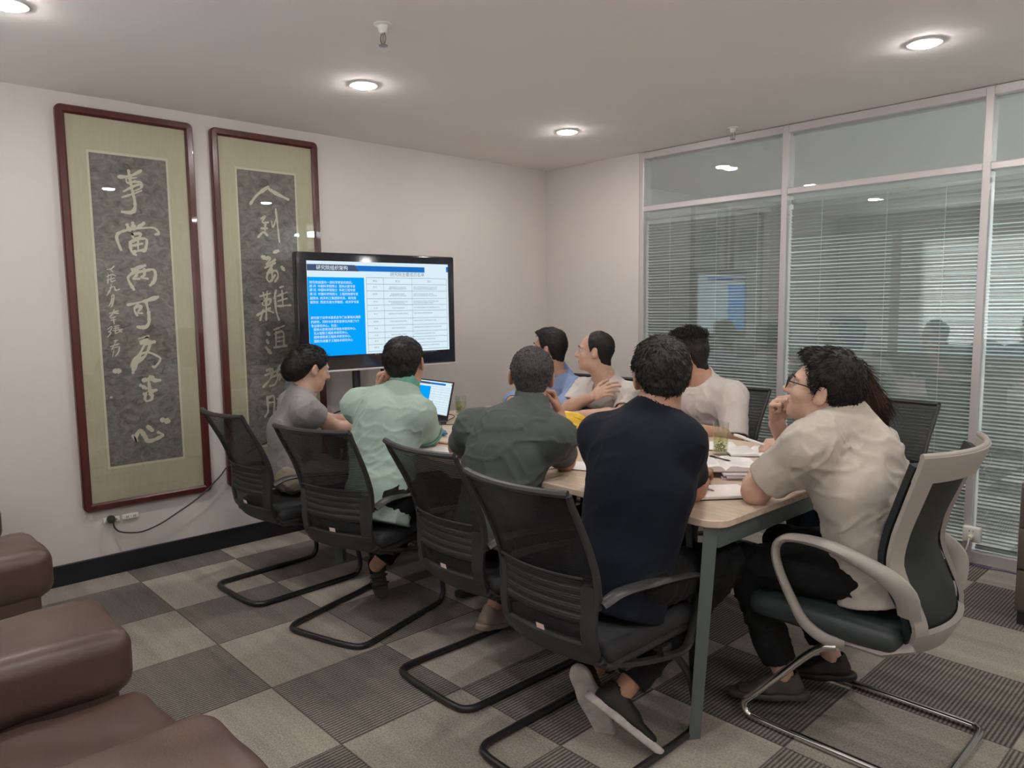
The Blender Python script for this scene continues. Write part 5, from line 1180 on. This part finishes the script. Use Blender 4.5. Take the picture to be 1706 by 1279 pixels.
# bananas in a wooden bowl
BW=V(1.90,-1.865)
t=thing('wooden_bowl','round brown wooden bowl holding bananas in the middle of the table','bowl',(BW[0],BW[1],TZ))
MB().lathe([(.085,0),(.108,.008),(.122,.055),(.123,.066),(.117,.066),(.108,.03),(.095,.014),(.0,.012)],n=36,caps=False).build('bowl',mat('brown_wood_bowl',(.22,.10,.055),.45,noise=.2,nscale=12,stretch=(1,1,6)),t)
M_ban=mat('banana_peel',(.78,.49,.035),.45,noise=.10,nscale=22); M_tip=mat('banana_tip',(.06,.035,.015),.7)
def banana(c,az,tilt,roll,ln,label,bend=.9):
    t=MB(); n=15; pts=[];rr=[]
    ct,st=math.cos(az),math.sin(az)
    for k in range(n):
        u=k/(n-1); a=(u-.5)*bend*1.25; x=math.sin(a)*ln/bend/1.1; z=(math.cos(a)-1)*ln/bend/1.1
        y=z*math.sin(roll); z2=z*math.cos(roll); x2=x*math.cos(tilt)-z2*math.sin(tilt)*0; z3=z2+x*math.sin(tilt)
        pts.append((x2*ct-y*st,x2*st+y*ct,z3)); rr.append(.0205*min(1,(.34+4.2*u),(.30+4.2*(1-u))))
    t.tube(pts,rr,8); o=t.build('banana',M_ban,None,True,30); o.location=c; tag(o,label,'banana','bananas in the wooden bowl')
    p0,p1=V(*pts[0]),V(*pts[1]); d=unit(p0-p1); s=MB(); s.tube([p0-d*.002,p0+d*.014],[.0058,.0048],6); s.build('blossom_tip',M_tip,o)
    p0,p1=V(*pts[-1]),V(*pts[-2]); d=unit(p0-p1); s=MB(); s.tube([p0-d*.002,p0+d*.018,p0+d*.032],[.0065,.0055,.0065],6); s.build('stem',M_ban,o)
for k,(dx,dy,dz,az,ti,ro,l) in enumerate(((-.03,-.055,.085,40,.05,.5,'lowest banana on the camera side of the bowl, dark tip showing'),(.03,-.03,.095,44,.02,.3,'second banana from the camera side in the bowl'),(-.015,.0,.120,38,.0,.15,'middle banana on top of the bunch in the bowl'),(.0,.03,.135,42,-.05,-.1,'topmost banana of the bunch in the bowl'),(.03,.055,.112,48,-.03,-.5,'banana at the back of the bunch, by the far rim of the bowl'))):
    banana((BW[0]+dx,BW[1]+dy,TZ+dz),rad(az),ti,ro,.20,l)

# glasses of green tea
M_clear=glass_mat('drinking_glass',(.96,.985,.975),.08,.8); M_tea=glass_mat('pale_tea',(.93,.93,.74),.01,.1)
M_leaf=mat('tea_leaf',(.20,.20,.045),.6)
def tea_glass(x,y,label,hh=.145,r=.0345):
    t=thing('tea_glass',label,'glass',(x,y,TZ),0,'glasses of green tea')
    MB().lathe([(.001,0),(r*.94,0),(r*.97,.004),(r,hh),(r-.0022,hh),(r*.97-.003,.014),(.001,.012)],n=32,caps=False).build('tumbler',M_clear,t)
    MB().lathe([(.001,.0145),(r*.965-.004,.0155),(r-.0036,hh*.66),(.001,hh*.66)],n=28,caps=False).build('tea',M_tea,t)
    lv=MB(); g=np.random.default_rng(3)
    for k in range(110):
        rr=(r-.010)*math.sqrt(g.random()); a=g.uniform(0,6.28); z=.020+.034*g.random()**1.3; d=unit(g.normal(0,1,3)); p=V(rr*math.cos(a),rr*math.sin(a),z)
        L_=g.uniform(.005,.010); p2=p+d*L_; p2[2]=max(p2[2],.018); q=np.hypot(p2[0],p2[1]); 
        if q>r-.006: p2[:2]*=(r-.006)/q
        lv.tube([p,(p+p2)/2+g.normal(0,.001,3),p2],[.0010,.0022,.0006],5)
    lv.build('tea_leaves',M_leaf,t,kind='stuff'); return t
tea_glass(2.591,-1.581,'tall glass of green tea with leaves at the bottom, near the open notebooks')
tea_glass(.80,-1.59,'glass of pale tea near the far left end of the table, beside the olive shoulder',.12,.036)

# notebooks and pens
def open_book(c,rz,label,w,d,th,cover,lines=True,curl=.012):
    t=thing('open_notebook',label,'notebook',c,rz,'open notebooks on the table')
    MB().box((0,0,.002),(w*2+.008,d+.006,.003),.001).build('cover',cover,t)
    for sx in (-1,1):
        mb=MB(); n=14
        def top(u,v): x=u*w; z=.0036+th*(1-(u)**6*.35)*min(1,u*7+.15)+curl*math.sin(min(1,u*2.2)*PI)*.35; return (sx*x,(v-.5)*d,z)
        P=[[top(i/n,j) for j in (0,1)] for i in range(n+1)]
        vs_=[];fs=[]
        for i in range(n+1): vs_+=[P[i][0],P[i][1],(P[i][0][0],P[i][0][1],.0036),(P[i][1][0],P[i][1][1],.0036)]
        for i in range(n):
            a,b=4*i,4*i+4; fs+=[(a,b,b+1,a+1),(a,a+2,b+2,b),(a+1,b+1,b+3,a+3)]
        fs.append((4*n,4*n+2,4*n+3,4*n+1)); fs.append((0,1,3,2)); mb.add(vs_,fs); pg=mb.build('pages',M_paper,t,True,35)
        if lines:
            ln=MB(); g=np.random.default_rng(int(abs(c[0]*1000))+sx)
            for k in range(9):
                y=.40-.085*k; u0=.18; u1=g.uniform(.45,.9); zz=top(.5,0)[2]
                for q in np.arange(u0,u1,.045):
                    a,b=top(q,0),top(q+.03,0); yy=(y+g.uniform(-.008,.008))*d
                    ln.add([(a[0],yy,a[2]+.0007),(b[0],yy+.001,b[2]+.0007),(b[0],yy+.0032,b[2]+.0007),(a[0],yy+.0022,a[2]+.0007)],[(0,1,2,3)])
            ln.build('handwriting',mat('ink_line',(.16,.14,.17),.8),pg,False)
    return t
open_book((2.775,-1.885,TZ+.022),rad(42),'thick open notebook with handwriting, on a stack of booklets by the cream sleeve',.135,.20,.016,mat('tan_cover',(.45,.36,.30),.6))
for k,(dx,rz,l) in enumerate(((0,38,'lowest booklet of the stack under the thick open notebook'),(.006,44,'middle booklet of the stack under the thick open notebook'),(.0,40,'top booklet of the stack under the thick open notebook'))):
    flat_box('stacked_booklet',l,'booklet',(2.845+dx,-1.865,TZ+.0072*k),(.155,.215,.0070),mat('lilac_paper',(.60,.54,.57),.8),rad(rz),.001,'booklets stacked under the open notebook')
open_book((2.685,-1.445,TZ),rad(42),'open notebook with a black cover under the hand with the white pen',.125,.185,.009,M_black,True,.008)
t=thing('notepad','white notepad on dark board at the near right table corner','notepad',(2.945,-2.20,TZ),rad(52))
MB().box((0,0,.002),(.235,.165,.003),.001).build('backing_board',M_black,t); MB().box((-.002,0,.0085),(.228,.160,.010),.001).build('pages',M_paper,t)
def pen(a,b,r,label,m,m2=None,cat='pen'):
    a,b=V(*a),V(*b); d=unit(b-a); L_=np.linalg.norm(b-a); t=thing('pen',label,cat,tuple(a)); P=lambda u: d*L_*u
    MB().tube([P(.0),P(.02),P(.5),P(.90)],[r*.75,r,r,r],10).build('barrel',m,t); MB().tube([P(.9),P(.97),P(1.0)],[r*.8,r*.35,r*.12],10).build('tip',m2 or m,t)
    if r>.003: MB().tube([P(.06)+V(0,0,r+.001),P(.28)+V(0,0,r+.001)],.0011,5).build('clip',m2 or m,t)
    return t
pen((2.640,-1.555,.842),(2.760,-1.415,.775),.0062,'white pen held over the black-covered open notebook',M_whiteplastic)
pen((2.700,-1.845,.7985),(2.815,-1.875,.7985),.0032,'thin black pen lying on the thick open notebook',M_black)
pen((2.855,-2.185,.7675),(2.955,-2.222,.7675),.0040,'pale pinkish pen lying on the white notepad at the corner',mat('pale_pen',(.62,.52,.50),.4))
